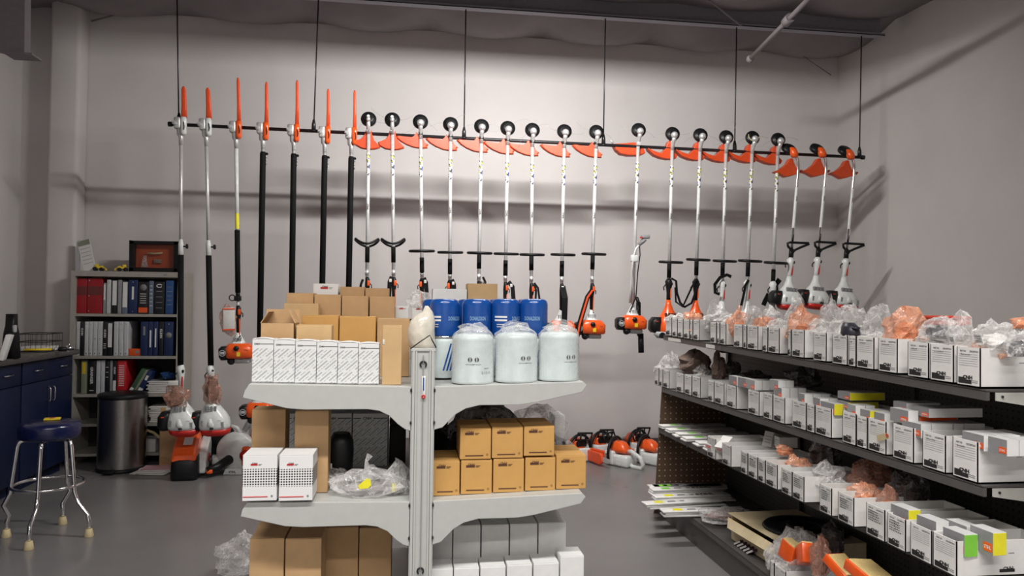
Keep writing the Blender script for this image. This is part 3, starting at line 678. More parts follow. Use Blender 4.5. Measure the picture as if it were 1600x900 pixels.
for i, (x, y, x2, y2, kd) in enumerate(PR):
    lab = ['pole pruner with silver pole, white engine beside the bookcase, leftmost on the rail', 'pole pruner with silver pole, white engine, second from left with its bag',
           'pole pruner with orange engine hanging clear of the floor, paper tag on it', 'thick black pole pruner nearest the orange engined one, engine left of boxes',
           'thick black pole pruner, second of the four from the left', 'thick black pole pruner, third of the four, above the small white carton', 'thick black pole pruner, last one before the string trimmers'][i]
    o, L, _ = trimmer_root('pole_pruner', lab, 'pole pruner', (x, y), (x2, y2), 'pole pruners on the rail', 5.90)
    S = .0052
    pruner_head(o, i, kd == 'g', {'g': .29, 'o': .39, 'b': .37}[kd] + (.03 if i == 4 else -.02 if i > 4 else 0))
    if kd == 'g':
        b = MB(); b.tube([(0, 0, -.13), (0, 0, -.90)], .0125, 12); b.build('shaft', alu, o)
        b = MB(); b.tube([(0, 0, -.88), (0, 0, -.92), (0, 0, -1.02)], [.012, .019, .019], 12); b.build('telescope_clamp', white_p, o)
        b = MB(); b.tube([(.01, 0, -.935), (.035, 0, -.935)], .006, 8); b.rbox((.045, 0, -.935), (.018, .022, .036), .006); b.build('clamp_knob', black, o)
        b = MB(); b.tube([(0, 0, -1.0), (0, 0, -1.84)], .0215, 14); b.build('lower_tube', blackm, o)
        eo = bpy.data.objects.new('engine', None); C.objects.link(eo); eo.parent = o; eo.location = (.005 if i == 0 else .0, 0, -1.835)
        # white motor with dark left filter and red base
        engine_shroud(eo, -.0, 'white', 1.08)
        bpy.context.view_layer.update()
        for ch in list(eo.children): ch.parent = o; ch.location = eo.location; 
        bpy.data.objects.remove(eo)
        b = MB(); b.crumple((-.02 if i == 0 else .015, -.04, -2.08 if i == 0 else -2.025), (.085 if i == 0 else .06, .035, .075 if i == 0 else .11), 0, 5+i, .35, peak=.5, flat=False); b.build('manual_bag', pl_pink, o)
        b = MB(); b.crumple((-.02 if i == 0 else .015, -.04, -2.085 if i == 0 else -2.025), (.05, .02, .05 if i == 0 else .08), 0, 9+i, .3, flat=False); b.build('manual', in_brown, o)
        b = MB(); b.rbox((-.03 if i == 0 else .03, -.075, -1.965 if i == 0 else -1.90), (.07 if i == 0 else .025, .004, .035), .001, 0, TR(0)); b.build('tag', paper, o)
    elif kd == 'o':
        b = MB(); b.tube([(0, 0, -.13), (0, 0, -.80)], .0145, 12); s = b.build('shaft', white_p, o)
        b = MB(); b.tube([(0, 0, -.66), (0, 0, -.78)], .0148, 12, caps=False); b.build('sticker', ylab, s)
        b = MB(); b.tube([(0, 0, -.79), (0, 0, -1.27)], .020, 14); b.build('foam_grip', blackm, o)
        b = MB(); b.tube([(0, 0, -1.27), (0, 0, -1.30)], .016, 12); b.rbox((.0, -.005, -1.315), (.05, .04, .04), .006); b.torus((0, 0, 0), .022, .004, 0, TR(-.04, -.01, -1.31) @ RX(PI/2), 16, 6); b.build('carrying_ring', black, o)
        control(o, -1.37, 1)
        b = MB(); b.tube([(0, 0, -1.32), (0, 0, -1.40)], .011, 10); b.build('lower_shaft', alu, o)
        engine_flat(o, -1.57)
        b = MB(); b.tube([(.02, -.02, -1.6), (.0, -.035, -1.64), (-.07, -.04, -1.70)], .006, 8); b.build('cable', black, o)
        b = MB(); b.rbox((-.055, -.05, -1.47), (.085, .003, .17), .001); tg = b.build('price_tag', paper, o)
        for zz in (-1.395, -1.552):
            b = MB(); b.box((-.055, -.053, zz), (.085, .003, .010)); b.build('tag_stripe', orange_s, tg)
        b = MB(); b.crumple((-.07, -.03, -1.48), (.055, .015, .10), 0, 3, .3, flat=False, peak=.3); b.build('manual_bag', pl_pink, o)
    else:
        b = MB(); b.tube([(0, 0, -.13), (0, 0, -.185)], .014, 12)
        for q in (-.14, -.16, -.175): b.torus((0, 0, 0), .014, .003, 0, TR(0, 0, q), 12, 6)
        b.build('neck', cast, o)
        b = MB(); b.tube([(0, 0, -.175), (0, 0, -.19), (0, 0, -2.02)], [.018, .023, .023], 16); b.rbox((.018, 0, -.19), (.04, .03, .016), .005); b.build('pole', blackm, o)
        b = MB()
        for q in (0, 1, 2): b.sph((.026, -.006, -.215-.028*q), .007)
        b.build('bolts', chrome, o)
        engine_flat(o, -2.02)
# ================================================================ rack in the middle
RF = 2.60                                    # front plane of the rack
rk = thing('display_rack', 'grey steel double-sided cantilever rack standing in the middle of the room', 'rack', (.055, RF, 0))
def rl(p): return Vector(p)-rk.location
RKL = 1.22
for yy in (0, RKL):
    b = MB()
    for sx in (-1, 1):
        b.bb((sx*.037-.004, yy, 0), (sx*.037+.004, yy+.06, 1.226)); b.bb((sx*.024-.003, yy-.003, 0), (sx*.024+.003, yy, 1.226)); b.bb((sx*.033-.004, yy-.006, 0), (sx*.033+.004, yy+.002, 1.226))
    b.bb((-.037, yy+.002, 0), (.037, yy+.06, 1.226)); b.box((0, yy+.03, 1.228), (.086, .066, .006))
    b.box((0, yy+.1, .03), (.09, .3, .06))
    up = b.build('upright', rack, rk)
    if yy == 0:
        b = MB(); b.box((0, yy-.001, .72), (.0015, .008, .98)); b.build('seam', inkg, up)
        for zz in (1.178, .46):
            k = MB(); k.torus((0, 0, 0), .0105, .003, 0, TR(0, yy-.002, zz) @ RX(PI/2) @ RZ(-.9), 16, 6, a0=0, a1=5.0); k.build('hook_slot', ink, up)
        k = MB(); k.rbox((.002, yy-.003, 1.10), (.014, .004, .075), .003); st = k.build('maker_sticker', white_c, up)
        k = MB(); k.rbox((.002, yy-.006, 1.11), (.004, .002, .045), .001); k.build('blue_print', bluef, st)
        k = MB(); k.torus((.0, .0, 0), .005, .0022, 0, TR(.002, yy-.006, 1.066) @ RX(PI/2), 14, 6); k.build('red_print', red_i, st)
pL = [(-.037, 0), (-.585, .012), (-.60, -.012), (-.605, -.035), (-.46, -.072), (-.40, -.077), (-.19, -.077), (-.15, -.083), (-.115, -.100), (-.085, -.130), (-.06, -.148), (-.037, -.155)]
pR = [(.037, 0), (.575, .016), (.588, .002), (.57, -.022), (.40, -.058), (.34, -.066), (.20, -.066), (.15, -.078), (.115, -.098), (.088, -.125), (.07, -.143), (.037, -.152)]
for z in (1.10, .700):
    for yy in (0, RKL-.03):
        for pts in (pL, pR):
            b = MB(); b.prism([(x, z+q) for x, q in pts], yy, yy+.022); br = b.build('bracket', rack, rk, bevel=.002)
            if yy == 0:
                sx = 1 if pts is pR else -1
                for zz in (-.012, -.125):
                    k = MB(); k.rbox((sx*.040, -.001, z+zz), (.008, .010, .010), .002); k.build('hook', ink, br)
    for sx, x0, x1 in ((-1, -.037, -.585), (1, .037, .575)):
        b = MB(); t = .012 if sx < 0 else .016
        b.prism([(x0, z), (x1, z+t), (x1, z+t-.02), (x0, z-.02)], .0225, RKL-.031)
        b.prism([(x1, z+t), (x1+sx*.012, z+t-.018), (x1+sx*.004, z+t-.022), (x1-sx*.008, z+t-.012)], .0225, RKL-.031)
        b.build('shelf', rack, rk)
b = MB(); b.bb((-.56, 0, .10), (.56, RKL, .14)); b.bb((-.5, .04, 0), (.5, .08, .10)); b.bb((-.5, RKL-.08, 0), (.5, RKL-.04, .10)); b.build('base_shelf', rack, rk)
b = MB(); b.bb((-.02, .06, .14), (.02, RKL, 1.18)); b.build('back_panel', dgrey, rk)
b = MB(); b.tube([(-.045, .01, 1.232), (-.01, .01, 1.258), (.022, .01, 1.28), (.03, .01, 1.262), (.045, .01, 1.236)], .0022, 6); tag(b.build('wire_clip', pipe_m), 'bent dark wire clip lying on top of the rack post', 'clip').location = rk.location
def deckz(x, z):                              # the cantilever shelves rise slightly outwards
    dx = x-rk.location.x; return z + (abs(dx)-.037)*(.012/.548 if dx < 0 else .016/.538)
def closed_box(name, label, cat, x0, x1, yt, yb, Y, D, m, group=None, top=None, z0=None, shelf=1.10, flaps=True, bev=.002, yaw=0):
    """carton whose front face spans the given picture extent at depth Y"""
    a = atY(x0, (yt+yb)/2, Y); c = atY(x1, (yt+yb)/2, Y); zt = atY((x0+x1)/2, yt, Y).z
    zb = z0 if z0 is not None else deckz((a.x+c.x)/2, shelf)+.001
    W = c.x-a.x-.0015; Hh = zt-zb
    o = thing(name, label, cat, ((a.x+c.x)/2, Y, zb), (0, 0, yaw), group)
    b = MB(); b.bb((-W/2, 0, 0), (W/2, D, Hh)); body = b.build('body', m, o, bevel=bev)
    if flaps:
        b = MB(); b.bb((-W/2+.001, .001, Hh), (W/2-.001, D*.49, Hh+.0022)); b.build('lid_flap', m, o)
        b = MB(); b.bb((-W/2+.001, D*.51, Hh), (W/2-.001, D-.001, Hh+.0022)); b.build('lid_flap', m, o)
    return o, W, Hh, body
def cnh(parent, W, x, z, y, s, bar, txt):
    k = MB(); k.box((x, y-.0006, z), (s*3.0, .0012, s*.75)); k.build('logo_bar', bar, parent)
    k = MB(); k.text('CNH', s*.8, TR(x+s*.3, y-.0016, z+s*.55) @ FRONT, 0, .02); k.build('logo', txt, parent)
    k = MB(); k.box((x+s*2.6, y-.0006, z+s*.15), (s*1.6, .0012, s*.14)); k.build('small_print', inkg if txt is ink else txt, parent)
    k = MB(); k.box((x+s*2.4, y-.0006, z-s*.25), (s*1.1, .0012, s*.14)); k.build('small_print', inkg if txt is ink else txt, parent)
# six striped filter cartons on the front of the left top shelf
X6 = [393.3, 427.2, 461, 494.4, 527.3, 559.8, 592.5]
for i in range(6):
    o, W, Hh, bd = closed_box('filter_carton', 'white filter carton with grey diagonal stripes, %s from left in the front row' % ORD[i], 'carton', X6[i], X6[i+1], 530+1.4*i, 598, 2.635, .085, striped, 'striped cartons on the left top shelf', flaps=False)
    b = MB(); n_ = 8
    for q in range(n_):
        x0, x1 = -W/2+W*q/n_, -W/2+W*(q+1)/n_; c0 = .004*math.sin(PI*q/n_); c1 = .004*math.sin(PI*(q+1)/n_)
        b.add([(x0, -.001, Hh+c0), (x1, -.001, Hh+c1), (x1, .03, Hh+c1+.002), (x0, .03, Hh+c0+.002), (x0, -.001, Hh+c0-.0012), (x1, -.001, Hh+c1-.0012), (x1, .03, Hh+c1), (x0, .03, Hh+c0)], [(0, 1, 2, 3), (4, 7, 6, 5), (0, 4, 5, 1), (3, 2, 6, 7), (0, 3, 7, 4), (1, 5, 6, 2)])
    b.build('lid', white_c, o)
    k = MB(); k.box((.012, -.0006, Hh-.016), (W*.66, .0012, .0012)); k.build('line', ink, o)
    k = MB(); k.text('CNH', .006, TR(-W*.28, -.001, Hh-.016) @ FRONT, 0, .03); k.build('logo', ink, o)
    k = MB(); k.box((0, -.0006, .003), (W*.96, .0012, .0010)); k.build('line', inkg, o)
o, W, Hh, bd = closed_box('tall_carton', 'tall narrow brown carton standing right of the striped cartons', 'carton', 597, 628, 510, 599, 2.64, .07, card_l)
k = MB(); k.rbox((-W/2+.004, -.0008, Hh-.055), (.006, .0012, .018), .0005); k.build('sticker', paper, o)
# second row
def open_carton(label, x0, x1, yt, yb, Y, D, m, z0=None, group=None, rise=1.0, side=1):
    a = atY(x0, yb, Y); c = atY(x1, yb, Y); zt = atY((x0+x1)/2, yt, Y).z; zb = z0 if z0 is not None else deckz((a.x+c.x)/2, 1.10)+.001
    W = c.x-a.x; Hh = zt-zb; t = .003
    o = thing('open_carton', label, 'carton', ((a.x+c.x)/2, Y, zb), (0, 0, 0), group)
    b = MB(); b.bb((-W/2, 0, 0), (W/2, D, t)); b.bb((-W/2, 0, 0), (W/2, t, Hh)); b.bb((-W/2, D-t, 0), (W/2, D, Hh)); b.bb((-W/2, 0, 0), (-W/2+t, D, Hh)); b.bb((W/2-t, 0, 0), (W/2, D, Hh)); b.build('body', m, o)
    f = .05
    b = MB(); M = TR(W/2, 0, Hh) @ RY(-.45*side); b.bb((0, 0, 0), (t, D, f), 0, M); b.build('flap', m, o)
    b = MB(); M = TR(-W/2, 0, Hh) @ RY(.55 if rise else -.4); b.bb((0, 0, 0), (t, D, f), 0, M); b.build('flap', m, o)
    b = MB(); M = TR(0, D, Hh) @ RX(-.12); b.bb((-W/2, 0, 0), (W/2, t, f), 0, M); b.build('flap', m, o)
    return o
open_carton('brown carton with raised flaps above the leftmost striped cartons', 405, 459, 505, 590, 2.76, .11, card)
closed_box('brown_carton', 'small brown carton right of the open carton, behind the striped cartons', 'carton', 462, 518, 509, 590, 2.76, .08, card_l)
for i, (x0, x1, yt) in enumerate(((470, 528.5, 494), (529.5, 587, 496), (589, 640, 499))):
    closed_box('brown_carton', 'big brown carton, %s of the three wide ones in the middle row' % ('left', 'middle', 'right')[i], 'carton', x0, x1, yt, 590, 2.92, .13, card_k if i < 2 else card, 'wide brown cartons on the left top shelf')
closed_box('brown_carton', 'low flat brown carton at the left end of the upper row', 'carton', 442, 497, 475, 590, 3.12, .08, card_l)
for i, (x0, x1, yt) in enumerate(((446, 489, 458.5), (490, 532, 461), (533, 575, 463), (576.5, 616.5, 464))):
    closed_box('brown_carton', 'square brown carton, %s in the high back row of four' % ('leftmost', 'second', 'third', 'rightmost')[i], 'carton', x0, x1, yt, 590, 3.22, .12, card, 'high row of brown cartons')
closed_box('brown_carton', 'brown carton behind the high row, left half of the rearmost pair', 'carton', 530, 568.5, 449, 590, 3.40, .12, card, 'rearmost pair of cartons')
closed_box('brown_carton', 'brown carton behind the high row, right half of the rearmost pair', 'carton', 569.5, 607, 451, 590, 3.40, .12, card, 'rearmost pair of cartons')
def cnhbox(label, x0, x1, yt, yb, Y, D, bar=red_i):
    o, W, Hh, bd = closed_box('white_carton', label, 'carton', x0, x1, yt, yb, Y, D, white_c)
    cnh(o, W, -W*.06, Hh-W*.16, 0, W*.10, bar, ink)
    return o, W, Hh
cnhbox('small white carton with red bar logo on top of the high brown row', 488, 527.5, 444, 590, 3.40, .10)
cnhbox('small white carton with red bar logo right of the high brown row', 616.5, 638, 479, 590, 3.30, .08)
cnhbox('small white carton with red bar logo behind the cream bag', 643, 664, 480, 590, 3.30, .08)
b = MB(); b.crumple((0, 0, 0), (.05, .04, .04), 0, 31, .3, peak=.5); o = b.build('plastic_bag', pl_clear); p = atY(655, 472, 3.33); o.location = p; tag(o, 'crumpled clear plastic bag lying behind the cream bag', 'bag')
closed_box('white_carton', 'plain white carton behind the left blue filters', 'carton', 675, 729, 452, 590, 3.35, .14, white_c)
o, W, Hh, _ = closed_box('brown_carton', 'square brown carton behind the blue filters', 'carton', 730, 777, 444, 590, 3.35, .14, card_l)
k = MB(); k.text('CNH', .012, TR(0, .02, Hh+.007) @ FRONT, 0, .03); k.build('logo', ink, o)
# cream bag by the post
b = MB(); b.loft([(0, 0, 0, .045, .04), (-.006, 0, .03, .052, .045), (-.010, 0, .08, .052, .045), (-.004, 0, .115, .047, .04), (.004, 0, .138, .034, .028), (.014, 0, .150, .020, .012), (.010, 0, .172, .006, .006)], 16)
bagv = [v + Vector((.002*noise.noise(v*40), .002*noise.noise(v*40+Vector((9, 0, 0))), 0)) for v in b.v]; b.v = bagv
p = atY(662, 548, 2.76); o = thing('plastic_bag', 'cream plastic bag of pellets standing behind the rack post', 'bag', (p.x, 2.80, 1.10+.11)); b.build('film', pl_milk, o)
b = MB(); b.loft([(0, 0, .005, .04, .035), (-.006, 0, .03, .046, .04), (-.010, 0, .08, .044, .04), (-.002, 0, .11, .036, .034), (.0, 0, .12, .012, .012)], 16); b.build('contents', mat('cream_pellets', (.78, .73, .60), .7, bump=.6, scale=120), o)
# stacked support: a low white carton under the bag
closed_box('white_carton', 'low white carton hidden under the cream bag', 'carton', 645, 676, 558, 590, 2.765, .1, white_c, z0=None)
# filters
def filter_mb(r, h, dome=.018):
    return [(r*.9, 0), (r*.97, .002), (r*1.0, .008), (r, h-dome-.008), (r*.985, h-dome), (r*.93, h-dome*.45), (r*.80, h-dome*.12), (r*.6, h), (.001, h)]
def blue_filter(label, xc, yt, yb, r, Y, prints):
    p = atY(xc, yb, Y); zt = atY(xc, yt, Y).z; h = zt-p.z
    o = thing('oil_filter', label, 'filter', (p.x, Y, p.z), (0, 0, 0), 'blue filters stacked on the right top shelf')
    b = MB(); b.lathe(filter_mb(r, h), 32); cb = b.build('canister', bluef, o)
    b = MB(); b.lathe([(r*.9, -.006), (r*.96, -.004), (r*.96, .002), (.001, .002)], 28); b.build('gasket_rim', chrome, o)
    for a, kind in prints:
        if kind == 'word':
            k = MB(); vs, fs, wd, ht = textdata('DONALDSON', .03); kk = .062/wd
            k.add([((r+.0008)*math.sin(a+v.x*kk/r), -(r+.0008)*math.cos(a+v.x*kk/r), h*.48+v.y*.016/ht) for v in vs], fs); k.build('brand_print', mat('pale_blue_ink', (.22, .40, .62), .5), cb)
        else:
            for zz, hh_ in ((.52, .007), (.43, .007), (.32, .003), (.26, .003)):
                k = MB(); n_ = 8; sp = .9 if hh_ > .005 else .55
                vs = [((r+.0008)*math.sin(a+sp*(q/n_-.5)), -(r+.0008)*math.cos(a+sp*(q/n_-.5)), h*zz+e) for q in range(n_+1) for e in (-hh_/2, hh_/2)]
                k.add(vs, [(2*q, 2*q+2, 2*q+3, 2*q+1) for q in range(n_)]); k.build('stripe_print', white_c, cb)
BF = [(694.5, [(-.75, 'bars'), (.75, 'word')]), (744.5, [(.0, 'word')]), (789, [(-.45, 'bars'), (.9, 'word')]), (833, [(-.25, 'word')])]
YB = 2.86; rb = .0565
# white striped canisters that carry the blue ones
deck = 1.10
for i, (x, pr) in enumerate(BF):
    blue_filter('glossy blue filter, %s of four in the front of the blue rows' % ('leftmost', 'second', 'third', 'rightmost')[i], x, 467, 525, rb, YB, pr)
    p = atY(x, 525, YB); zb = deckz(p.x, deck)+.001; h = p.z-.006-zb
    o = thing('striped_filter', 'white canister with blue stripes under the %s front blue filter' % ('leftmost', 'second', 'third', 'rightmost')[i], 'filter', (p.x, YB, zb), (0, 0, 0), 'white canisters under the blue ones')
    b = MB(); b.lathe(filter_mb(rb*1.02, h, .008), 32); cb = b.build('canister', whitef, o)
    b = MB(); b.lathe([(rb*.95, -.0005), (rb*1.03, .0), (rb*1.03, .006), (rb, .008)], 28); b.build('rim', black, o)
    for q in range(4):
        a = -.15+.23*q; k = MB(); R_ = rb*1.02+.0008; z0, z1 = max(.035, .035), h-.02
        n_ = 6; vs = []
        for j in range(n_+1):
            t = j/n_; z_ = z0+(z1-z0)*t
            for e in (0, .11): vs.append((R_*math.sin(a+.5*t+e), -R_*math.cos(a+.5*t+e), z_))
        k.add(vs, [(2*j, 2*j+1, 2*j+3, 2*j+2) for j in range(n_)]); k.build('stripe_print', bluef, cb)
for i, x in enumerate((681, 735, 782, 827)):
    p = atY(x, 523, YB+.125)
    blue_filter('glossy blue filter half hidden behind the %s front one' % ('leftmost', 'second', 'third', 'rightmost')[i], x, 467.5, 524, rb, YB+.125, [(.2, 'word')])
    zb = deckz(p.x, deck)+.001; o = thing('striped_filter', 'white canister in the rear row behind the %s striped one' % ('leftmost', 'second', 'third', 'rightmost')[i], 'filter', (p.x, YB+.125, zb), (0, 0, 0), 'white canisters under the blue ones')
    b = MB(); b.lathe(filter_mb(rb*1.02, p.z-.006-zb, .008), 24); b.build('canister', whitef, o)
for i, (x0, x1, yt, yb) in enumerate(((706, 771.5, 522, 600), (773.5, 839.5, 520, 598.5), (841.5, 904, 519, 597))):
    Y = 2.685; a = atY(x0, 560, Y); c = atY(x1, 560, Y); r = (c.x-a.x)/2; xc = (a.x+c.x)/2; zb = deckz(xc, deck)+.001; zt = atY((x0+x1)/2, yt, Y).z; h = zt-zb
    o = thing('wrapped_filter', 'large white filter in shrink wrap, %s of three at the shelf front' % ('left', 'middle', 'right')[i], 'filter', (xc, Y, zb), (0, 0, 0), 'shrink wrapped white filters')
    b = MB(); b.lathe([(r*.95, 0), (r, .003), (r, .009), (r*.975, .012), (r*.975, h-.022), (r*.95, h-.012), (r*.85, h-.003), (r*.6, h+.002), (.001, h+.003)], 40); cb = b.build('canister', whitef, o)
    b = MB(); n_ = 40; prof = [(r*1.015, .001), (r*1.02, .03), (r*1.01, h*.4), (r*1.02, h*.7), (r*1.0, h-.012), (r*.86, h+.004), (r*.62, h+.014), (r*.35, h+.02), (.002, h+.022)]
    vs = []
    for q, (rr_, z_) in enumerate(prof):
        for k in range(n_):
            a = 2*PI*k/n_; am = .001 if z_ < h-.02 else .012; nn = noise.noise(Vector((math.cos(a)*2.2+i*5, math.sin(a)*2.2, z_*30+i)))
            vs.append(((rr_+am*nn*.5)*math.cos(a), (rr_+am*nn*.5)*math.sin(a), z_+(am*abs(nn)*1.4 if z_ > h-.02 else 0)))
    b.add(vs, [(q*n_+k, q*n_+(k+1) % n_, (q+1)*n_+(k+1) % n_, (q+1)*n_+k) for q in range(len(prof)-1) for k in range(n_)], 0, False)
    b.build('shrink_wrap', pl_shrink, o)
    k = MB(); k.crumple((-.0, 0, h+.012), (.045, .035, .02), 0, 71+i, .35, peak=1.2, flat=False); k.build('wrap_knot', pl_shrink, o)
    def wrapt(mb, t, size, ang, z, bold=.02):
        vs, fs, wd, ht = textdata(t, bold); kk = size/ht; R_ = r*.975+.0008
        mb.add([(R_*math.sin(ang+v.x*kk/R_), -R_*math.cos(ang+v.x*kk/R_), z+v.y*kk) for v in vs], fs)
    for q, a in enumerate(((-.22, .10), (.18, .48), (.30, .62))[i]):
        k = MB()
        for s_ in (-1, 1):
            R_ = r*.975+.0008
            pts = [(s_*(.002+.0065*math.sin(PI*j/8)), .009-.018*j/8) for j in range(9)]; pts2 = [(s_*.0018, .009-.018*j/8) for j in range(9)]
            vs = [(R_*math.sin(a+x/R_), -R_*math.cos(a+x/R_), h*.5+z_) for x, z_ in pts+pts2]
            k.add(vs, [(j, j+1, j+10, j+9) for j in range(8)])
        k.build('leaf_mark', ink, cb)
        k = MB(); wrapt(k, 'NEW HOLLAND', .0032, a, h*.5-.017, .01); k.build('brand_print', ink, cb)
    if i == 0:
        k = MB(); wrapt(k, '87840070', .004, .62, h*.32, .01); k.build('part_number', ink, cb)
        k = MB(); wrapt(k, '2-12-15', .009, .60, h*.235, 0); k.build('handwriting', ink, cb)
# lower left shelf
LS = .700
closed_box('tall_carton', 'tall brown carton on the lower left shelf, left of two', 'carton', 392, 445.5, 641, 780, 2.80, .10, card, 'tall brown cartons on the lower shelf', shelf=LS)
closed_box('tall_carton', 'tall brown carton on the lower left shelf, right of two', 'carton', 459.5, 513, 643, 780, 2.72, .09, card, 'tall brown cartons on the lower shelf', shelf=LS)
for i, (x0, x1) in enumerate(((378.5, 433), (435.5, 489))):
    o, W, Hh, bd = closed_box('dotted_carton', 'white carton with black dot pattern and red line, %s of two' % ('left', 'right')[i], 'carton', x0, x1, 711.5, 786, 2.585, .13, dotted, 'dotted white cartons', shelf=LS+.008, flaps=False)
    b = MB(); b.bb((-W/2, .0, Hh), (W/2, .13, Hh+.001)); b.build('lid', white_c, o)
    cnh(o, W, -W*.17, Hh*.89-.014, 0, .0075, red_i, ink)
    k = MB(); k.box((-W*.12, -.0006, .014), (W*.72, .0012, .0025)); k.build('red_line', red_i, o)
    k = MB(); k.box((W*.36, -.0006, .016), (.006, .0012, .006)); k.build('small_mark', inkg, o)
for i, (x0, x1) in enumerate(((443, 493), (495, 549.5), (550.5, 606))):
    o, W, Hh, bd = closed_box('large_striped_carton', 'large grey striped carton deep on the lower shelf, %s of three' % ('left', 'middle', 'right')[i], 'carton', x0, x1, 646, 726, 3.15, .22, striped_l, 'large striped cartons', shelf=LS, flaps=False)
    bd.scale = (1, 1, 1); k = MB(); k.box((0, -.0006, Hh-.02), (W*.96, .0012, .003)); k.build('line', ink, o)
    k = MB(); k.box((-W*.3+.03, -.001, Hh-.02), (.05, .001, .016)); k.build('logo_ground', white_c, o)
    k = MB(); k.text('CNH', .012, TR(-W*.3+.03, -.0022, Hh-.02) @ FRONT, 0, .03); k.build('logo', ink, o)
    for s_ in (-1, 1):
        k = MB(); k.bb((-W/2, 0, 0), (W/2, .09, .002), 0, TR(0, .005 if s_ < 0 else .215, Hh+.002) @ (RX(.45) if s_ < 0 else RZ(PI) @ RX(.5))); k.build('lid_flap', dgrey, o)
b = MB(); b.loft([(0, 0, 0, .045, .05, 3), (0, 0, .12, .05, .05, 3), (0, 0, .16, .048, .048, 2.6), (.004, 0, .19, .03, .03)], 18); p = atY(531, 740, 2.86); o = thing('black_bag_bundle', 'black plastic wrapped bundle behind the clear bags with white label', 'bundle', (p.x, 2.86, LS+.008)); b.build('wrap', black, o)
b = MB(); b.rbox((-.035, -.051, .075), (.022, .003, .020), .001); b.build('label_sticker', paper, o)
def bag(name, label, loc_, r, film, content, seed, peak=.5, cr=.72, rot=0, group=None, amp=.3, cname='contents', tagm=None, n=16, k=10):
    o = thing(name, label, 'bag', loc_, (0, 0, rot), group)
    z = r[2]*.62
    b = MB(); b.crumple((0, 0, z), r, 0, seed, amp, peak=peak, n=n, k=k); b.build('film', film, o)
    if content is not None:
        c = MB(); c.crumple((0, 0, z*cr), (r[0]*cr, r[1]*cr, r[2]*cr), 0, seed+50, .22, n=12, k=8); c.build(cname, content, o)
    if tagm:
        t = MB(); M = TR(tagm[0], tagm[1], tagm[2]) @ RZ(tagm[3]) @ RX(-.25) @ RY(tagm[4]); t.box((0, 0, 0), (tagm[5], .0012, tagm[5]*.45), 0, M); tt = t.build('paper_label', paper, o)
        for q in range(3):
            t = MB(); t.box((0, -.0012, tagm[5]*(.12-.12*q)), (tagm[5]*.75, .0008, tagm[5]*.035), 0, M); t.build('printed_line', inkg, tt)
    return o
p = atY(572, 772, 2.70)
o = bag('plastic_bag', 'clear plastic bag with yellow paper triangle on the lower left shelf', (p.x, 2.70, LS+.006), (.115, .06, .045), pl_clear, in_grey, 3, .9, .6)
b = MB(); b.tube([(-.0, -.01, .04), (.005, -.01, .085), (.0, -.01, .12), (.012, -.01, .14)], [.03, .014, .006, .012], 9); b.build('gathered_neck', pl_clear, o)
b = MB(); b.prism([(-.025, .045), (.005, .07), (.018, .065), (.02, .045), (.01, .035), (-.02, .033)], -.062, -.060); b.build('paper_insert', ylab, o)
p = atY(528, 768, 2.78); bag('plastic_bag', 'small clear plastic bag left of the yellow paper bag', (p.x, 2.80, LS+.006), (.06, .05, .04), pl_clear, in_grey, 8, .4, .6)
p = atY(622, 770, 2.70); o = bag('plastic_bag', 'small clear plastic bag with yellow slip beside the rack post', (p.x-.012, 2.72, LS+.003), (.05, .05, .05), pl_clear, in_grey, 12, .6, .6)
b = MB(); b.rbox((-.006, -.052, .03), (.014, .002, .030), .001, 0, RY(.1)); b.build('paper_insert', ylab, o)
# lower right shelf: kraft cartons
def kraft(label, x0, x1, yt, yb, Y, z0=None, D=.20):
    o, W, Hh, bd = closed_box('kraft_carton', label, 'carton', x0, x1, yt, yb, Y, D, card_k, 'printed kraft cartons on the lower right shelf', shelf=LS, z0=z0)
    cnh(o, W, -W*.20, Hh*.84, 0, .0105, brown_i, brown_i)
    k = MB(); k.box((-W*.04, -.0006, Hh*.12), (W*.58, .0012, .0035)); k.build('printed_line', brown_i, o)
    k = MB(); k.torus((0, 0, 0), .004, .0006, 0, TR(W*.38, -.0006, Hh*.15) @ RX(PI/2), 4, 4); k.build('small_mark', brown_i, o)
    return o, Hh
kb = []
for i, (x0, x1, yt, yb) in enumerate(((676, 718.5, 721.5, 769.5), (720, 769, 720, 768), (770.5, 819, 718, 766), (820.5, 868, 716, 764), (869, 916, 712.5, 760))):
    kb.append(kraft('kraft carton with brown logo, %s in the lower row' % ('leftmost', 'second', 'middle', 'fourth', 'rightmost')[i], x0, x1, yt, yb, 2.66))
for i, (x0, x1, yt, yb) in enumerate(((718.5, 767.5, 670, 719), (768.5, 817.5, 668, 717), (818.5, 866.5, 667, 715.5))):
    h = max(kb[i+1][1]+kb[i+1][0].location.z, kb[i+2][1]+kb[i+2][0].location.z)+.003
    kraft('kraft carton with brown logo, %s of three in the upper row' % ('left', 'middle', 'right')[i], x0, x1, yt, yb, 2.66, h)
p = atY(845, 690, 2.95); bag('plastic_bag', 'dusty clear bag behind the upper kraft cartons', (p.x, 3.0, LS+.02), (.13, .10, .13), pl_clear, in_dark, 21, .5, .8)
p = atY(760, 690, 3.1); bag('plastic_bag', 'dark bag deep on the lower right shelf', (p.x, 3.15, LS+.02), (.16, .10, .14), pl_dark, in_dark, 22, .3, .8)
p = atY(884, 690, 2.98); closed_box('white_carton', 'narrow white carton behind the right end of upper kraft cartons', 'carton', 866, 883, 650, 720, 3.0, .12, white_c, shelf=LS)
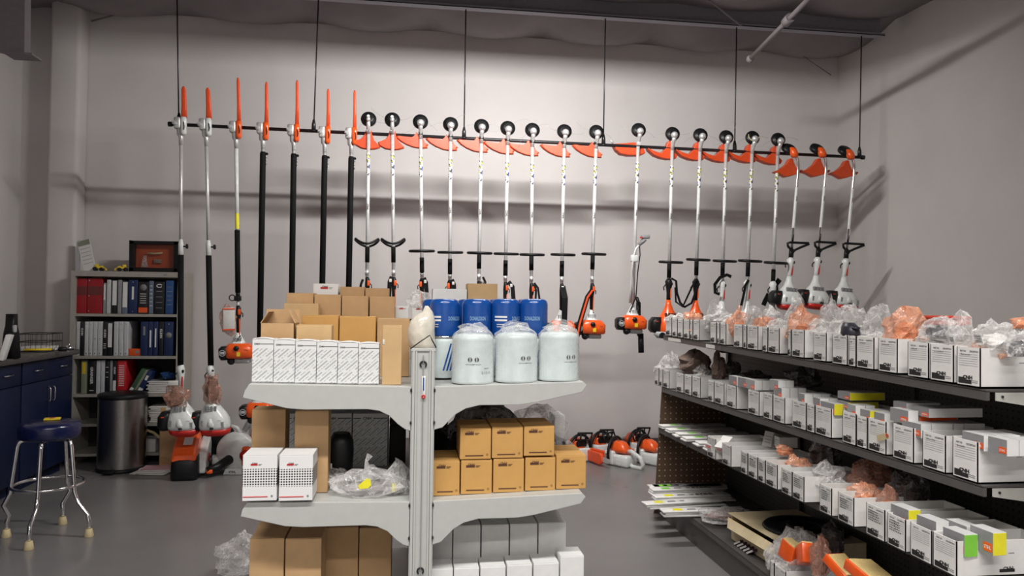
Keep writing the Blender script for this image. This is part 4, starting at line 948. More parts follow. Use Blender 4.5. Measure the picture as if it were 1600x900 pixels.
for lab, x0, x1, yt, Y in (('black plastic case in the dark gap left of the rack post', 608, 634, 655, 3.2), ('black plastic case in the dark gap right of the rack post', 672, 700, 655, 3.2)):  # added blocks, only there to keep the gaps beside the post dark
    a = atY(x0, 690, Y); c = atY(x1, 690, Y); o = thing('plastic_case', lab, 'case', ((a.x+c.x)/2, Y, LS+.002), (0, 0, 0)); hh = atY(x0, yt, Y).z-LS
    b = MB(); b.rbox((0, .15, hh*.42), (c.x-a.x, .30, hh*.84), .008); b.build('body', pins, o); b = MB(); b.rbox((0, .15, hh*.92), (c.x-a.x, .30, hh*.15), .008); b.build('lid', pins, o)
# bottom shelf
for i, (x0, x1, yt) in enumerate(((388, 442.5, 843), (444, 501, 842))):
    closed_box('tall_carton', 'brown carton at the front of the bottom left shelf, %s one' % ('left', 'right')[i], 'carton', x0, x1, yt, 1040, 2.70, .17, card, 'front cartons on the bottom left shelf', z0=.141)
for i, (x0, x1, yt) in enumerate(((452, 504, 822), (506, 559, 825), (560, 611, 825.5))):
    closed_box('tall_carton', 'shaded brown carton in the rear of bottom left shelf, %s one' % ('left', 'middle', 'right')[i], 'carton', x0, x1, yt, 1000, 2.89, .17, card, 'rear cartons on the bottom left shelf', z0=.141)
closed_box('tall_carton', 'brown carton far left behind the front bottom shelf carton', 'carton', 400, 450, 822, 1000, 2.89, .17, card, z0=.141)
for i, (x0, x1, yt) in enumerate(((673, 707, 889), (708, 748, 888), (749.5, 789.5, 886), (791, 831, 883), (832.5, 873, 880.5), (874.5, 912, 869.5))):
    closed_box('white_carton', 'plain white carton in bottom right front row, %s from the post' % ORD[i], 'carton', x0, x1, yt, 1050, 2.66, .10, white_c, 'front row of white cartons', z0=.141)
for i, (x0, x1, yt) in enumerate(((664, 706, 823.5), (707, 750, 822), (751.5, 794.5, 821), (796, 839, 819.5), (840.5, 884, 817.5))):
    closed_box('white_carton', 'plain white carton in bottom right rear row, %s from the post' % ORD[i], 'carton', x0, x1, yt, 1000, 2.80, .17, white_c, 'rear row of white cartons', z0=.141)
p = atZ(376, 905, 0.0); bag('plastic_bag', 'clear bubbled plastic bag on the floor left of the rack', (p.x-.03, p.y+.1, .002), (.10, .09, .10), pl_clear, None, 40, .4)
# ================================================================ gondola of parts bins on the right
GX, GN, GF, GB = 1.70, 1.97, 4.76, 2.17
gd = thing('gondola_shelving', 'long dark steel gondola shelving unit full of parts bins on the right', 'shelving', (GX, GN, 0))
SH = [(lambda y: 1.192-(4.75-y)*.0120), (lambda y: .845+(4.75-y)*.0110), (lambda y: .575+(4.75-y)*.012), (lambda y: .165)]
SX = [GX, GX-.01, GX-.03, GX-.05]
for i, (zf, sx) in enumerate(zip(SH, SX)):
    for q in range(3):
        y0 = GN+(GF-GN)*q/3; y1 = GN+(GF-GN)*(q+1)/3
        b = MB(); z0, z1 = zf(y0)-.002, zf(y1)-.002
        def slab(xa, xb, dz0, dz1, bm_=b): bm_.add([(xa, y0, z0+dz1), (xb, y0, z0+dz1), (xb, y1-.003, z1+dz1), (xa, y1-.003, z1+dz1), (xa, y0, z0+dz0), (xb, y0, z0+dz0), (xb, y1-.003, z1+dz0), (xa, y1-.003, z1+dz0)], [(0, 1, 2, 3), (4, 7, 6, 5), (0, 4, 5, 1), (3, 2, 6, 7), (0, 3, 7, 4), (1, 5, 6, 2)])
        slab(sx, GB, -.006, 0); slab(sx, sx+.012, -.032, -.004); b.M = TR(-GX, -GN, 0)
        b.v = [TR(-GX, -GN, 0) @ v for v in b.v]; sh = b.build('shelf', gond, gd)
        if i < 3 and q == 0:
            k = MB(); k.prism([(sx+.03, z0-.008), (GB, z0-.008), (GB, z0-.13), (GB-.05, z0-.13), (sx+.18, z0-.055), (sx+.03, z0-.032)], GN-.004, GN); k.v = [TR(-GX, -GN, 0) @ v for v in k.v]; k.build('bracket', gondl, sh)
            k = MB(); k.cyl((sx+.05, GN-.007, z0-.02), (sx+.05, GN-.003, z0-.02), .004, 8); k.v = [TR(-GX, -GN, 0) @ v for v in k.v]; k.build('bolt', ink, sh)
        if q == 2 and i in (0,):
            for yy, L_ in ((4.55, .22), (3.98, .12)):
                k = MB(); k.bb((sx-.003, yy-L_/2, zf(yy)-.030), (sx, yy+L_/2, zf(yy)-.010)); k.v = [TR(-GX, -GN, 0) @ v for v in k.v]; k.build('price_strip', paper, sh)
b = MB(); b.bb((GX-.03, GN, 0), (GX-.01, GF, .13)); b.v = [TR(-GX, -GN, 0) @ v for v in b.v]; b.build('kick_plate', gond, gd)
b = MB(); b.bb((0, 0, 0), (.014, GF-GN, 1.25)); o = b.build('back_panel', pegd, gd); o.location = (GB-GX, 0, 0)
for q in range(4):
    yy = (GF-GN)*q/3
    b = MB(); b.bb((GB-GX-.02, yy-.015, 0), (GB-GX+.03, yy+.015, 1.28)); b.build('upright', gond, gd)
    if q == 3: b = MB(); b.prism([(.12, SH[0](GF)-.01), (GB-GX, SH[0](GF)-.01), (GB-GX, SH[0](GF)-.12), (GB-GX-.06, SH[0](GF)-.12), (.25, SH[0](GF)-.05)], yy-.01, yy-.006); b.build('bracket', gond, gd)
b = MB(); b.prism([(-.055, .0), (.47, .0), (.47, .84), (-.005, .84)], 0, .008); o = b.build('end_panel', peg, gd); o.location = (0, GF-GN+.002, 0)
# ---- parts bins
def binY(x, z_, X=GX):
    # depth along the shelf seen at picture column x
    d = ray(x, 560); return X/d.x*d.y
BINS = {
 0: [(1040, 1049), (1050.5, 1058), (1058.5, 1067), (1068, 1077), (1078, 1082.2), (1083, 1092.5), (1109.5, 1119), (1120, 1124.5), (1125, 1134), (1146, 1160), (1161.5, 1166.5), (1167.5, 1184), (1191, 1199.5), (1200, 1217.5), (1230.5, 1236), (1237, 1256.5), (1270.5, 1291), (1300, 1324), (1326, 1337.5), (1338, 1365.5), (1372, 1402), (1418, 1451), (1453, 1490), (1494.5, 1532)],
 1: [(1023, 1029.3), (1030, 1035.5), (1036, 1045.5), (1056.5, 1068), (1069.5, 1080.5), (1081.5, 1094), (1106, 1115.5), (1116, 1131), (1135, 1150), (1168.5, 1186), (1192.5, 1207), (1208, 1226), (1237.5, 1259.5), (1260.5, 1273), (1273.8, 1299), (1316, 1337.5), (1338.2, 1355), (1356, 1384.5), (1394.5, 1427.5), (1441, 1477.5), (1488, 1528)],
 2: [(1105, 1118), (1128, 1142), (1157.5, 1168), (1168.8, 1183.5), (1184.5, 1195.5), (1196, 1214.5), (1221, 1237.5), (1238, 1256), (1280.5, 1299.5), (1309, 1334), (1353, 1382.5), (1386, 1415), (1422, 1456), (1457.5, 1495)],
 3: [(1203, 1209.5), (1210, 1227.5), (1259, 1283)]}
BXF = {0: GX-.005, 1: GX-.012, 2: 1.60, 3: 1.60}
HB = {0: .118, 1: .118, 2: .105, 3: .105}
LEV = ['top', 'second', 'third', 'bottom']
binpos = {}
for lv in range(4):
    X = BXF[lv]
    for i, (xa, xb) in enumerate(BINS[lv]):
        # solve the front bottom corners at plane X
        def yof(px):
            y = 3.0
            for _ in range(8):
                zz = SH[lv](y)
                # picture row of that corner: iterate with row guess
                P = Vector((X, y, zz))-CP; d = P.dot(FW); row = 450-FPX*P.dot(UP)/d
                dd = ray(px, row); y = X/dd.x*dd.y
            return y
        y1, y0 = yof(xa), yof(xb); W = y1-y0-.002; z = SH[lv](y0 if lv != 1 else y1)+.001; z = max(SH[lv](y0), SH[lv](y1))+.001
        D = .30; hb = HB[lv]*(1 if i % 5 else 1.03)
        nb_ = len(BINS[lv]); what = ORD[i] if i < 24 else ''
        lab = 'white cardboard parts bin on the %s shelf, %s from the far end' % (LEV[lv], what) if i < nb_-1 or lv == 3 else 'white cardboard parts bin on the %s shelf, nearest one with long blank side' % LEV[lv]
        o = thing('parts_bin', lab, 'bin', (X, (y0+y1)/2, z), (0, 0, 0), 'parts bins on the %s gondola shelf' % LEV[lv])
        t = .003; b = MB()
        b.bb((0, -W/2, 0), (D, W/2, t)); b.bb((0, -W/2, 0), (t, W/2, hb)); b.bb((D-t, -W/2, 0), (D, W/2, hb)); b.bb((0, -W/2, 0), (D, -W/2+t, hb)); b.bb((0, W/2-t, 0), (D, W/2, hb))
        b.build('body', white_b, o)
        wl = W*.80
        l = MB(); l.text('PART NO.', hb*.045, TR(-.0006, W*.22, hb*.90) @ LEFTF, 0, .02, maxw=W*.26); l.build('heading', ink, o)
        l = MB(); l.text('DESCRIPTION', hb*.045, TR(-.0006, -W*.24, hb*.90) @ LEFTF, 0, .02, maxw=W*.36); l.build('heading', ink, o)
        l = MB(); nl = 9 if lv == 2 and i > 1 and i < 11 else 6
        hand = lv == 2 and 1 < i < 12
        for q in range(nl):
            zz = hb*(.82-.058*q*(6/nl if nl > 6 else 1)); l.bb((-.0006, -wl/2, zz), (0, wl/2, zz+.0007))
        l.build('ruled_lines', inkg, o)
        if hand or lv == 0 or lv == 1:
            rnd = random.Random(lv*100+i)
            for q in range(5 if hand else 1):
                l = MB(); zz = hb*(.80-.075*q)
                ww = rnd.uniform(.25, .42)*W
                n_ = 7
                for j in range(n_):
                    y_ = W*.34-ww*1.6*j/n_ if hand else W*.30-ww*j/n_
                    l.bb((-.0007, y_-W*.022, zz+rnd.uniform(-.001, .0)), (0, y_+W*.018, zz+hb*.03*rnd.uniform(.6, 1.2)))
                l.build('written_entry', ink if hand else inkg, o)
        l = MB(); l.prism([(W*.42, hb*.06), (-W*.14, hb*.06), (-W*.14, hb*.165), (W*.10, hb*.165), (W*.16, hb*.22), (W*.42, hb*.22)], -.0007, 0, 0, plane='YZ'); l.build('logo_block', ink, o)
        l = MB(); l.text('CNH', hb*.10, TR(-.0009, W*.02, hb*.225) @ LEFTF, 0, .06, maxw=W*.40); l.build('logo', ink, o)
        for q in range(2):
            l = MB(); l.bb((-.0006, -W*.40, hb*(.10+.045*q)), (0, -W*.16, hb*(.118+.045*q))); l.build('small_print', inkg, o)
        if i == nb_-1 and lv < 3:
            for q, (xx, zz, s_) in enumerate(((.13, .62, .02), (.17, .62, .02))):
                l = MB(); l.bb((xx, -W/2-.0006, hb*zz), (xx+.018, -W/2, hb*zz+.002)); l.build('small_print', inkg, o)
            if lv == 2:
                l = MB(); l.bb((.14, -W/2-.0006, hb*.10), (.19, -W/2, hb*.19)); l.build('logo_bar', ink, o)
                l = MB(); l.text('CNH', hb*.11, TR(.168, -W/2-.001, hb*.20) @ FRONT, 0, .03); l.build('logo', ink, o)
        binpos[(lv, i)] = (X, y0, y1, z, hb)
# ---- bags and loose parts heaped over the bins
FILM = {'c': pl_clear, 'o': pl_orange, 'p': pl_pink, 'm': pl_milk, 'd': pl_dark, 'b': in_brown}
CONT = {'o': in_orange, 'g': in_grey, 'k': in_dark, 'w': in_white, 'r': in_red, 'b': in_brown, '-': None}
def yof_px(px, row, X): d = ray(px, row); return X/d.x*d.y
def heap(lv, label, px, row, wpx, hpx, film, content, seed, dx=.09, peak=.6, tagm=False, sink=0, cr=.7, name='plastic_bag', amp=.3):
    """bag resting in / on the bins of a level; px,row: picture position of its centre"""
    X = BXF[lv]+dx; p = atX(px, row, X); k = (p-CP).dot(FW)/FPX
    w, h = wpx*k, hpx*k
    r = (min(.09, max(.035, w*.42)), w*.50, h/1.95)
    z0 = p.z-h/2
    t = None
    o = thing(name, label, 'bag', (p.x, p.y, z0))
    z = r[2]*.62
    b = MB(); b.crumple((0, 0, z), r, 0, seed, amp, peak=peak, n=18, k=12); b.build('film', FILM[film], o)
    if CONT[content] is not None:
        c = MB(); c.crumple((0, 0, z*cr*.95), (r[0]*cr, r[1]*cr, r[2]*cr*.9), 0, seed+50, .22, n=14, k=9); c.build('contents', CONT[content], o)
    if tagm:
        s = min(.06, w*.45)
        M = TR(-r[0]*1.04, -r[1]*.1, z*1.1) @ RZ(-.35) @ RY(-.25) @ LEFTF
        tb = MB(); tb.box((0, 0, 0), (s, s*.5, .0012), 0, M); tt = tb.build('paper_label', white_c, o)
        for q in range(3):
            tb = MB(); tb.box((0, s*(.14-.13*q), .0012), (s*.75, s*.045, .0006), 0, M); tb.build('printed_line', inkg, tt)
    return o
T1 = [
 ('clear bag at the far end of the top shelf bins', 1060, 501, 40, 24, 'c', 'w', 1),
 ('pale orange bag near the far end, under the orange shrouded trimmer', 1083, 500, 36, 34, 'o', 'o', 2),
 ('white film bag between the two pale orange far bags', 1108, 505, 34, 26, 'c', 'w', 3),
 ('flat pale orange bag draped over the far sixth bin', 1098, 510, 40, 20, 'o', 'o', 4),
 ('clear bag standing tall under the left white shrouded trimmer', 1121, 494, 40, 36, 'c', 'g', 5),
 ('white wrapped flat packet leaning over the far bins', 1138, 500, 36, 24, 'c', 'w', 6),
 ('bulging orange bag under the middle white shrouded trimmer', 1156, 505, 40, 44, 'o', 'o', 7),
 ('clear bag with pale paper slip beside the bulging orange bag', 1176, 497, 26, 46, 'c', 'g', 8),
 ('squat orange bag over the fourteenth bin region, left of red bag', 1191, 510, 30, 34, 'o', 'o', 9),
 ('bag with bright red part under right white shrouded trimmer', 1204, 497, 34, 30, 'c', 'r', 10),
 ('shiny clear bag in front of the red part bag', 1216, 512, 40, 26, 'c', 'w', 11),
 ('upright clear bag with pointed corner behind the big orange bag', 1245, 494, 34, 42, 'c', '-', 12),
 ('big peaked orange bag right of the pointed clear bag', 1255, 508, 48, 44, 'o', 'o', 13),
 ('low orange bag spilling over the bin fronts', 1252, 521, 54, 18, 'o', 'o', 14),
 ('clear shiny bag with white rolls left of the dark boot', 1283, 512, 40, 32, 'c', 'w', 15),
 ('tall clear bag standing behind the dark boot bag', 1298, 496, 34, 46, 'c', '-', 16),
 ('clear zip bag holding a round dark rubber boot', 1331, 502, 62, 56, 'c', '-', 17),
 ('clear bag with printed slip right of the dark boot', 1372, 503, 42, 56, 'c', '-', 18),
 ('glossy white bag hanging over the bin fronts, below printed slip bag', 1370, 536, 42, 36, 'c', 'w', 19),
 ('big crinkled orange bag, tallest on the top shelf', 1414, 508, 58, 60, 'o', 'o', 20),
 ('low orange bag in front of the tallest orange bag', 1417, 534, 56, 26, 'o', 'o', 21),
 ('clear bag with dark part below the red box lid', 1468, 511, 56, 36, 'c', 'k', 22),
 ('clear bag with pale rings in front of the dark part bag', 1462, 533, 58, 30, 'c', 'w', 23),
 ('pointed clear cone shaped bag with small slip', 1502, 522, 40, 54, 'c', '-', 24),
 ('large clear bag with white printed slip near the right edge', 1552, 522, 66, 48, 'c', 'w', 25),
 ('low pinkish orange bag lying across the nearest bin', 1538, 548, 66, 22, 'o', 'o', 26),
 ('bag of dark parts at the right edge of the photo', 1592, 535, 36, 44, 'c', 'k', 27),
 ('orange bag at the right edge above the dark parts bag', 1600, 503, 26, 22, 'o', 'o', 28)]
for i, a in enumerate(T1):
    back = .17 if a[0].startswith(('upright', 'tall ', 'bag with bright', 'clear bag with printed', 'orange bag at')) else .075
    heap(0, *a, dx=back, tagm=a[7] in (8, 18, 24, 25, 6), peak=.9 if a[7] in (12, 13, 24, 16, 5) else .45)
# the dark boot and the red lid
p = atX(1329, 517, BXF[0]+.03)
b = MB(); b.loft([(0, 0, -.032, .026, .034), (0, .0, -.01, .034, .044), (0, .004, .015, .03, .038), (0, .012, .032, .02, .026), (0, .012, .033, .014, .018), (0, .012, .012, .012, .016)], 20); b.torus((0, -.034, .012), .012, .005, 0, None, 14, 6); o = b.build('rubber_boot', in_dark); o.location = p; tag(o, 'round dark rubber boot seen inside a clear zip bag', 'machine part')
p = atX(1480, 496, BXF[0]+.20)
o = thing('red_box', 'flat bright red box lying above the clear bags', 'box', p); b = MB(); b.rbox((0, 0, 0), (.09, .125, .012), .003); b.rbox((0, 0, -.016), (.084, .118, .022), .003); b.build('lid', in_red, o, bevel=0)
# second level: crumpled bags at the far end
T2 = [('clear bag heap at the far end of the second shelf', 1048, 574, 46, 44, 'c', 'w', 31), ('brown crumpled paper behind the far bins', 1086, 566, 52, 32, 'b', '-', 32), ('small white wrapped packet on the far brown paper', 1076, 573, 20, 16, 'c', 'w', 33),
 ('tall folded brown paper bag on the second shelf', 1123, 572, 20, 40, 'b', '-', 34), ('pale crinkled bag before the folded brown paper bag', 1096, 583, 28, 22, 'c', 'w', 35), ('grey bag right of the folded brown paper bag', 1143, 578, 30, 26, 'd', 'k', 36), ('dusty grey bag along the back of second shelf', 1180, 588, 50, 18, 'd', 'g', 37), ('dark green tinted bag behind the small boxes', 1255, 588, 60, 30, 'd', 'k', 38)]
for a in T2: heap(1, *a, dx=.10 if a[7] < 36 else .24, peak=.7)
T3 = [('pale orange bag in the seventh bin of the third shelf', 1225, 702, 26, 16, 'o', 'o', 41), ('ribbed orange bag over the third shelf bins', 1247, 728, 42, 30, 'o', 'o', 42), ('twisted clear grey bags beside the ribbed orange bag', 1292, 742, 50, 36, 'c', 'g', 43),
 ('tall dark red bag at the back of the third shelf', 1290, 708, 46, 46, 'd', 'b', 44), ('clear bag with white slip before the dark red heap', 1314, 760, 26, 24, 'c', 'w', 45), ('bright orange bag spilling from the third shelf bin', 1350, 770, 50, 30, 'o', 'o', 46), ('large reddish dark bag standing above bright orange bag', 1362, 740, 70, 50, 'p', 'b', 47), ('small pinkish clear bag with a tail', 1386, 782, 34, 36, 'p', 'o', 48), ('dark red bag deep on the third shelf', 1420, 760, 60, 50, 'd', 'b', 49)]
for a in T3: heap(2, *a, dx=.24 if a[7] in (44, 47, 49) else .11, peak=.6)
# small boxes with orange badges
def small_box(label, p, s, gcol, rz=0, endcol=None, group='small grey boxes with an orange badge', rx=0):
    L, Wd, Hh = s      # along X, along Y, height
    o = thing('small_parts_box', label, 'box', p, (0, rx, rz), group)
    b = MB(); b.bb((0, -Wd/2, 0), (L, Wd/2, Hh), ms=[0, 1, 1, 1, 1, 2]); b.build('body', [gcol, white_c, mat('pale_grey_board', (.55, .55, .55), .5)], o)
    k = MB(); k.bb((-.0006, -Wd*.46, Hh*.12), (0, -Wd*.08, Hh*.5)); bd = k.build('badge', orange, o)
    k = MB(); k.text('STIHL', Hh*.16, TR(-.0009, -Wd*.27, Hh*.31) @ LEFTF, 0, .02, maxw=Wd*.3); k.build('lettering', white_c, bd)
    if endcol:
        k = MB(); k.bb((.0, -Wd/2-.0006, Hh*.02), (L*.98, -Wd/2, Hh*.98)); k.build('end_sticker', endcol, o)
    return o
sbox = {'g': dgrey, 'm': mat('mid_grey_board', (.36, .36, .37), .5)}
SB = [ # px,row of top front corner (near), level, cols, height boxes, end sticker
 (1152, 594, 1, 1, None), (1168, 597, 1, 1, ylab), (1180, 600, 1, 3, None), (1218, 600, 1, 2, None), (1224, 612, 1, 3, None), (1262, 622, 1, 3, None), (1287, 629, 1, 2, None), (1304, 636, 1, 2, ylab), (1343, 640, 1, 2, None), (1365, 648, 1, 2, ylab), (1388, 653, 1, 4, None), (1440, 668, 1, 6, None), (1540, 686, 1, 3, None), (1580, 694, 1, 2, None), (1420, 612+35, 1, 1, None)]
nth = 0
for (px, row, lv, cnt, st) in SB:
    for j in range(cnt):
        X = BXF[lv]+.012+.062*j; p = atX(px, row, X if j == 0 else BXF[lv]+.012); k = (p-CP).dot(FW)/FPX
        hgt = .046; y = atX(px, row, BXF[lv]+.012).y+.03
        nth += 1
        lab = 'grey badged box, %s from the aisle in the %s box row of second shelf' % (ORD[j], ORD[SB.index((px, row, lv, cnt, st))])
        bw_ = min((B[2]-B[1] for B in binpos.values() if abs((B[1]+B[2])/2-y) < .12 and B[0] == BXF[lv]), default=.08)
        Wb_ = max(.045, min(.11, bw_*.86))
        small_box(lab, (BXF[lv]+.008+.040*j, y+.015, atX(px, row-5, BXF[lv]+.012).z-hgt), (.038, Wb_, hgt), sbox['g' if (nth % 3) else 'm'], random.Random(nth).uniform(-.04, .04), st if j == 0 else None)
# larger flat grey boxes lying on top
FB = [((1322, 612), (.15, .085, .030), ylab, 'long grey box at the top of the heap above yellow end'), ((1320, 627), (.13, .08, .026), ylab, 'grey box with wide yellow end under the topmost one'), ((1363, 641), (.15, .085, .028), orange, 'grey box with white label lying over the bins in the middle'), ((1428, 648), (.16, .075, .030), orange, 'slanted grey box with orange end right of the white label box'), ((1442, 636), (.20, .085, .030), None, 'long dark grey box topmost on the right heap'), ((1505, 683), (.12, .07, .036), None, 'grey box with badge standing in the nearest second shelf bin'), ((1578, 686), (.12, .07, .036), None, 'grey box at the right edge of second shelf'), ((1410, 628), (.13, .07, .032), None, 'plain dark box behind the long topmost one')]
for (px, row), s, st, lab in FB:
    p = atX(px, row, BXF[1]+.06); small_box(lab, (BXF[1]+.05, p.y, p.z-s[2]), s, sbox['g'], .12 if 'slanted' in lab else 0, st, None)
p = atX(1383, 683, BXF[1]-.004); o = thing('cardboard_tag', 'manila cardboard tag with a ring hanging on a second shelf bin', 'tag', p)
b = MB(); b.prism([(-.035, -.022), (-.04, .0), (.02, .018), (.03, .012), (.028, .0)], -.006, -.005, 0, None, 'YZ'); b.v = [RZ(0) @ Vector((v.x, -v.y, v.z)) for v in b.v]; b.build('card', tan, o)
b = MB(); b.torus((0, 0, 0), .005, .0015, 0, TR(-.008, -.022, .010) @ RY(PI/2), 12, 6); b.build('eyelet', red_i, o)
S3 = [((1425, 796), ylab, 'grey box with badge and yellow end in the third shelf bin'), ((1468, 814), None, 'grey box with badge between the yellow ended and green ended ones'), ((1492, 822), None, 'grey box behind the green ended one'), ((1512, 834), glab, 'box with bright green end in the nearest third shelf bin'), ((1532, 832), ylab, 'box with yellow end right of the green ended one')]
for (px, row), st, lab in S3:
    p = atX(px, row, BXF[2]+.05); small_box(lab, (BXF[2]+.02+(.05 if 'right of' in lab or 'behind' in lab else 0), p.y+.02, p.z-.062), (.045, .082, .066), sbox['g'], .05, st, None)
# opened little cartons on the far third shelf
for (px, row, s, rz, rx, lab) in ((1121, 697, (.11, .07, .025), .1, 0, 'small white printed box lying in the far third shelf bin'), (1134, 693, (.09, .06, .035), .5, -.6, 'small white printed box tilted up beside the lying one'), (1205, 688, (.07, .06, .075), .3, .3, 'opened small carton standing behind the third shelf bins'), (1228, 690, (.09, .06, .05), -.1, 0, 'closed small carton right of the opened one'), (1216, 706, (.10, .09, .02), 0, 0, 'flat small carton in front of the opened carton')):
    dx = .05 if px < 1140 else .22; p = atX(px, row, BXF[2]+dx)
    o = thing('small_carton', lab, 'carton', p-Vector((0, 0, s[2]/2)), (0, rx, rz))
    b = MB(); b.bb((-s[0]/2, -s[1]/2, 0), (s[0]/2, s[1]/2, s[2])); b.build('body', white_b, o, bevel=.001)
    for q in range(3):
        k = MB(); k.bb((-s[0]/2-.0006, -s[1]*.4, s[2]*(.25+.2*q)), (-s[0]/2, s[1]*.35, s[2]*(.25+.2*q)+.0025)); k.build('printed_line', red_i if px < 1140 else inkg, o)
# guide bar sleeves
def bar_sleeve(label, x, y, z, L, stick, rz, word, group):
    o = thing('guide_bar_sleeve', label, 'guide bar', (x, y, z), (0, 0, rz), group)
    b = MB(); b.rbox((L/2, 0, .006), (L, .078, .010), .003); bd = b.build('sleeve', white_b, o)
    k = MB(); k.bb((.07, -.022, .0112), (.125, .022, .0116)); k.build('colour_sticker', stick, bd)
    k = MB(); k.prism([(.15, -.014), (.26, -.014), (.27, .014), (.16, .014)], .0112, .0116, 0, None, 'XY'); k.build('printed_panel', inkg, bd)
    k = MB(); k.bb((.205, -.012, .0117), (.235, .008, .012)); k.build('price_label', white_c, bd)
    if word: k = MB(); k.text('STIHL', .034, TR(.34, 0, .0118), 0, .05, maxw=.13); k.build('lettering', ink, bd)
    return o
rnd = random.Random(4)
rows4 = [(997, 741, glab, True), (1010, 756, glab, True), (1018, 764, glab, True), (1022, 775, ylab, True), (1002, 786, ylab, False), (1034, 797, ylab, True)]
for i, (px, row, st, wd) in enumerate(rows4):
    for lay in range(3):
        z = .168+.0115*lay+(.012 if i in (1, 3) else 0); ztop = .168+.0115*2+.012
        p = atZ(px, row, ztop)
        bar_sleeve('%s flat guide bar sleeve in the %s stack on the bottom shelf' % (('bottom', 'middle', 'top')[lay], ORD[i]), max(p.x, 1.42)+(.01*(2-lay))*rnd.uniform(-1, 1.5), min(p.y+.008, 4.70-.004*i), .168+.0115*lay, .50, st, rnd.uniform(-.05, .05)+(.12 if i == 4 else 0), wd and lay == 2, 'guide bar sleeves on the bottom shelf')
z3 = SH[2](4.4)
for i in range(6):
    px = (1030, 1040, 1050, 1062, 1074, 1086)[i]; row = (664, 669, 674, 681, 688, 696)[i]
    for lay in range(2):
        X = SX[2]-.01; yy = 4.70-.155*i
        bar_sleeve('%s pale guide bar sleeve, %s along the far third shelf' % (('lower', 'upper')[lay], ORD[i]), X-.005+rnd.uniform(-.02, .01), yy, SH[2](yy)+.001+.0115*lay, .45, glab if i < 4 else ylab, rnd.uniform(-.06, .06), False, 'guide bar sleeves on the third shelf')
# cream carton with a black rubber disc, chain bag, booklets, filters on the bottom shelf
zb = SH[3](3)
p = atZ(1200, 850, zb); cx, cy = 1.86, 3.42
o = thing('cream_carton', 'large opened cream carton on the bottom shelf under a black disc', 'carton', (cx-.16, cy, zb+.002), (0, 0, .06))
b = MB(); t = .004; D_, W_, H_ = .40, .56, .135
b.bb((0.02, -W_/2, 0), (D_, W_/2, t)); b.bb((.02, -W_/2, 0), (.02+t, W_/2, H_*.72)); b.bb((D_-t, -W_/2, 0), (D_, W_/2, H_)); b.bb((0.02, -W_/2, 0), (D_, -W_/2+t, H_)); b.bb((.02, W_/2-t, 0), (D_, W_/2, H_)); b.bb((.0, -W_/2, H_), (D_, W_/2, H_+t)); b.build('body', cream, o)
b = MB(); b.prism([(-W_/2+.02, 0), (W_/2-.02, 0), (W_/2-.06, -.05), (-W_/2+.05, -.045)], 0, t, 0, TR(-.01, 0, H_*.9) @ RY(.55), 'YZ'); b.build('flap', cream, o)
b = MB(); b.prism([(-W_/2+.01, 0), (W_/2-.01, 0), (W_/2-.01, .04), (-W_/2+.01, .045)], 0, t, 0, TR(.02, 0, H_*.60) @ RY(-.9), 'YZ'); b.build('flap', cream, o)
dk = thing('rubber_disc', 'black round rubber disc lying on the cream carton', 'disc', (cx+.08, cy-.03, zb+H_+.008), (0, 0, 0))
b = MB(); b.lathe([(.001, .004), (.05, .004), (.055, .012), (.10, .012), (.105, .006), (.14, .006), (.145, .014), (.19, .012), (.20, .002), (.19, 0), (.001, 0)], 40); b.build('disc', black, dk)
b = MB(); b.torus((0, 0, .014), .078, .006, 0, None, 32, 6); b.build('rib', black, dk)
p = atZ(1128, 803, zb+.05); o = bag('plastic_bag', 'dark clear zip bag of reddish chain loops lying by the cream carton', (p.x+.02, p.y, zb+.02), (.15, .11, .035), pl_clear, None, 77, .2)
b = MB()
for q in range(5): b.torus((-.02+.015*q, .01*q-.02, .022+.004*q), .05+.008*(q % 3), .004, 0, None, 18, 6, sx=1.3, sy=.8)
b.crumple((0, 0, .02), (.11, .07, .02), 0, 6, .2); b.build('chain', mat('rusty_chain', (.22, .10, .08), .5), o)
for q in range(5):
    p = atZ(1122+9*q, 846+4*q-8, zb+.03)
    o = thing('booklet', 'thin dark purple booklet on the bottom shelf, %s from the far end' % ORD[q], 'booklet', (GX-.02, 3.62-.035*q, zb+.002), (0, 0, .25), 'purple booklets leaning together')
    b = MB(); b.bb((0, -.006, .0), (.20, .006, .055+.004*(q % 2)), 0, RX(1.05)); b.build('cover', mat('purple_cover', (.05, .02, .045), .35), o)
    b = MB(); b.bb((-.001, -.0045, .002), (.199, .0045, .054), 0, RX(1.05)); b.build('pages', paper, o)
p = atZ(1215, 850, zb+.12); bag('plastic_bag', 'big milky clear bag lying over the front of the cream carton', (1.74, 3.08, zb+.03), (.12, .13, .10), pl_clear, None, 78, .6)
p = atX(1258, 842, 1.85); o = heap(3, 'clear bag with printed slip behind the bottom shelf bins', 1255, 845, 44, 40, 'c', 'g', 79, dx=.24, tagm=True)
heap(3, 'pointed clear bag with reddish parts on the bottom shelf', 1282, 868, 30, 56, 'p', 'b', 80, dx=.06, peak=1.0)
heap(3, 'clear bag at the front left of the bottom shelf bins', 1208, 868, 24, 40, 'c', 'w', 81, dx=.05)
def air_filter(label, px, row, s, rz, rx, dx=.06):
    p = atX(px, row, BXF[3]+dx); o = thing('air_filter', label, 'filter', p, (rx, .1, rz), 'orange framed air filters')
    L, Wd, Hh = s
    b = MB(); b.rbox((0, 0, 0), (L, Wd, Hh), .004); b.build('frame', orange, o)
    b = MB()
    n_ = 12
    for q in range(n_): b.box((-L*.42+L*.84*(q+.5)/n_, -0.0, Hh*.5), (L*.84/n_*.7, Wd*.84, .012))
    b.box((0, 0, Hh*.47), (L*.86, Wd*.86, .01)); b.build('pleats', yel_f, o)
    return o
air_filter('orange and yellow air filter standing left in the bottom shelf bin', 1235, 862, (.05, .085, .08), .2, .25)
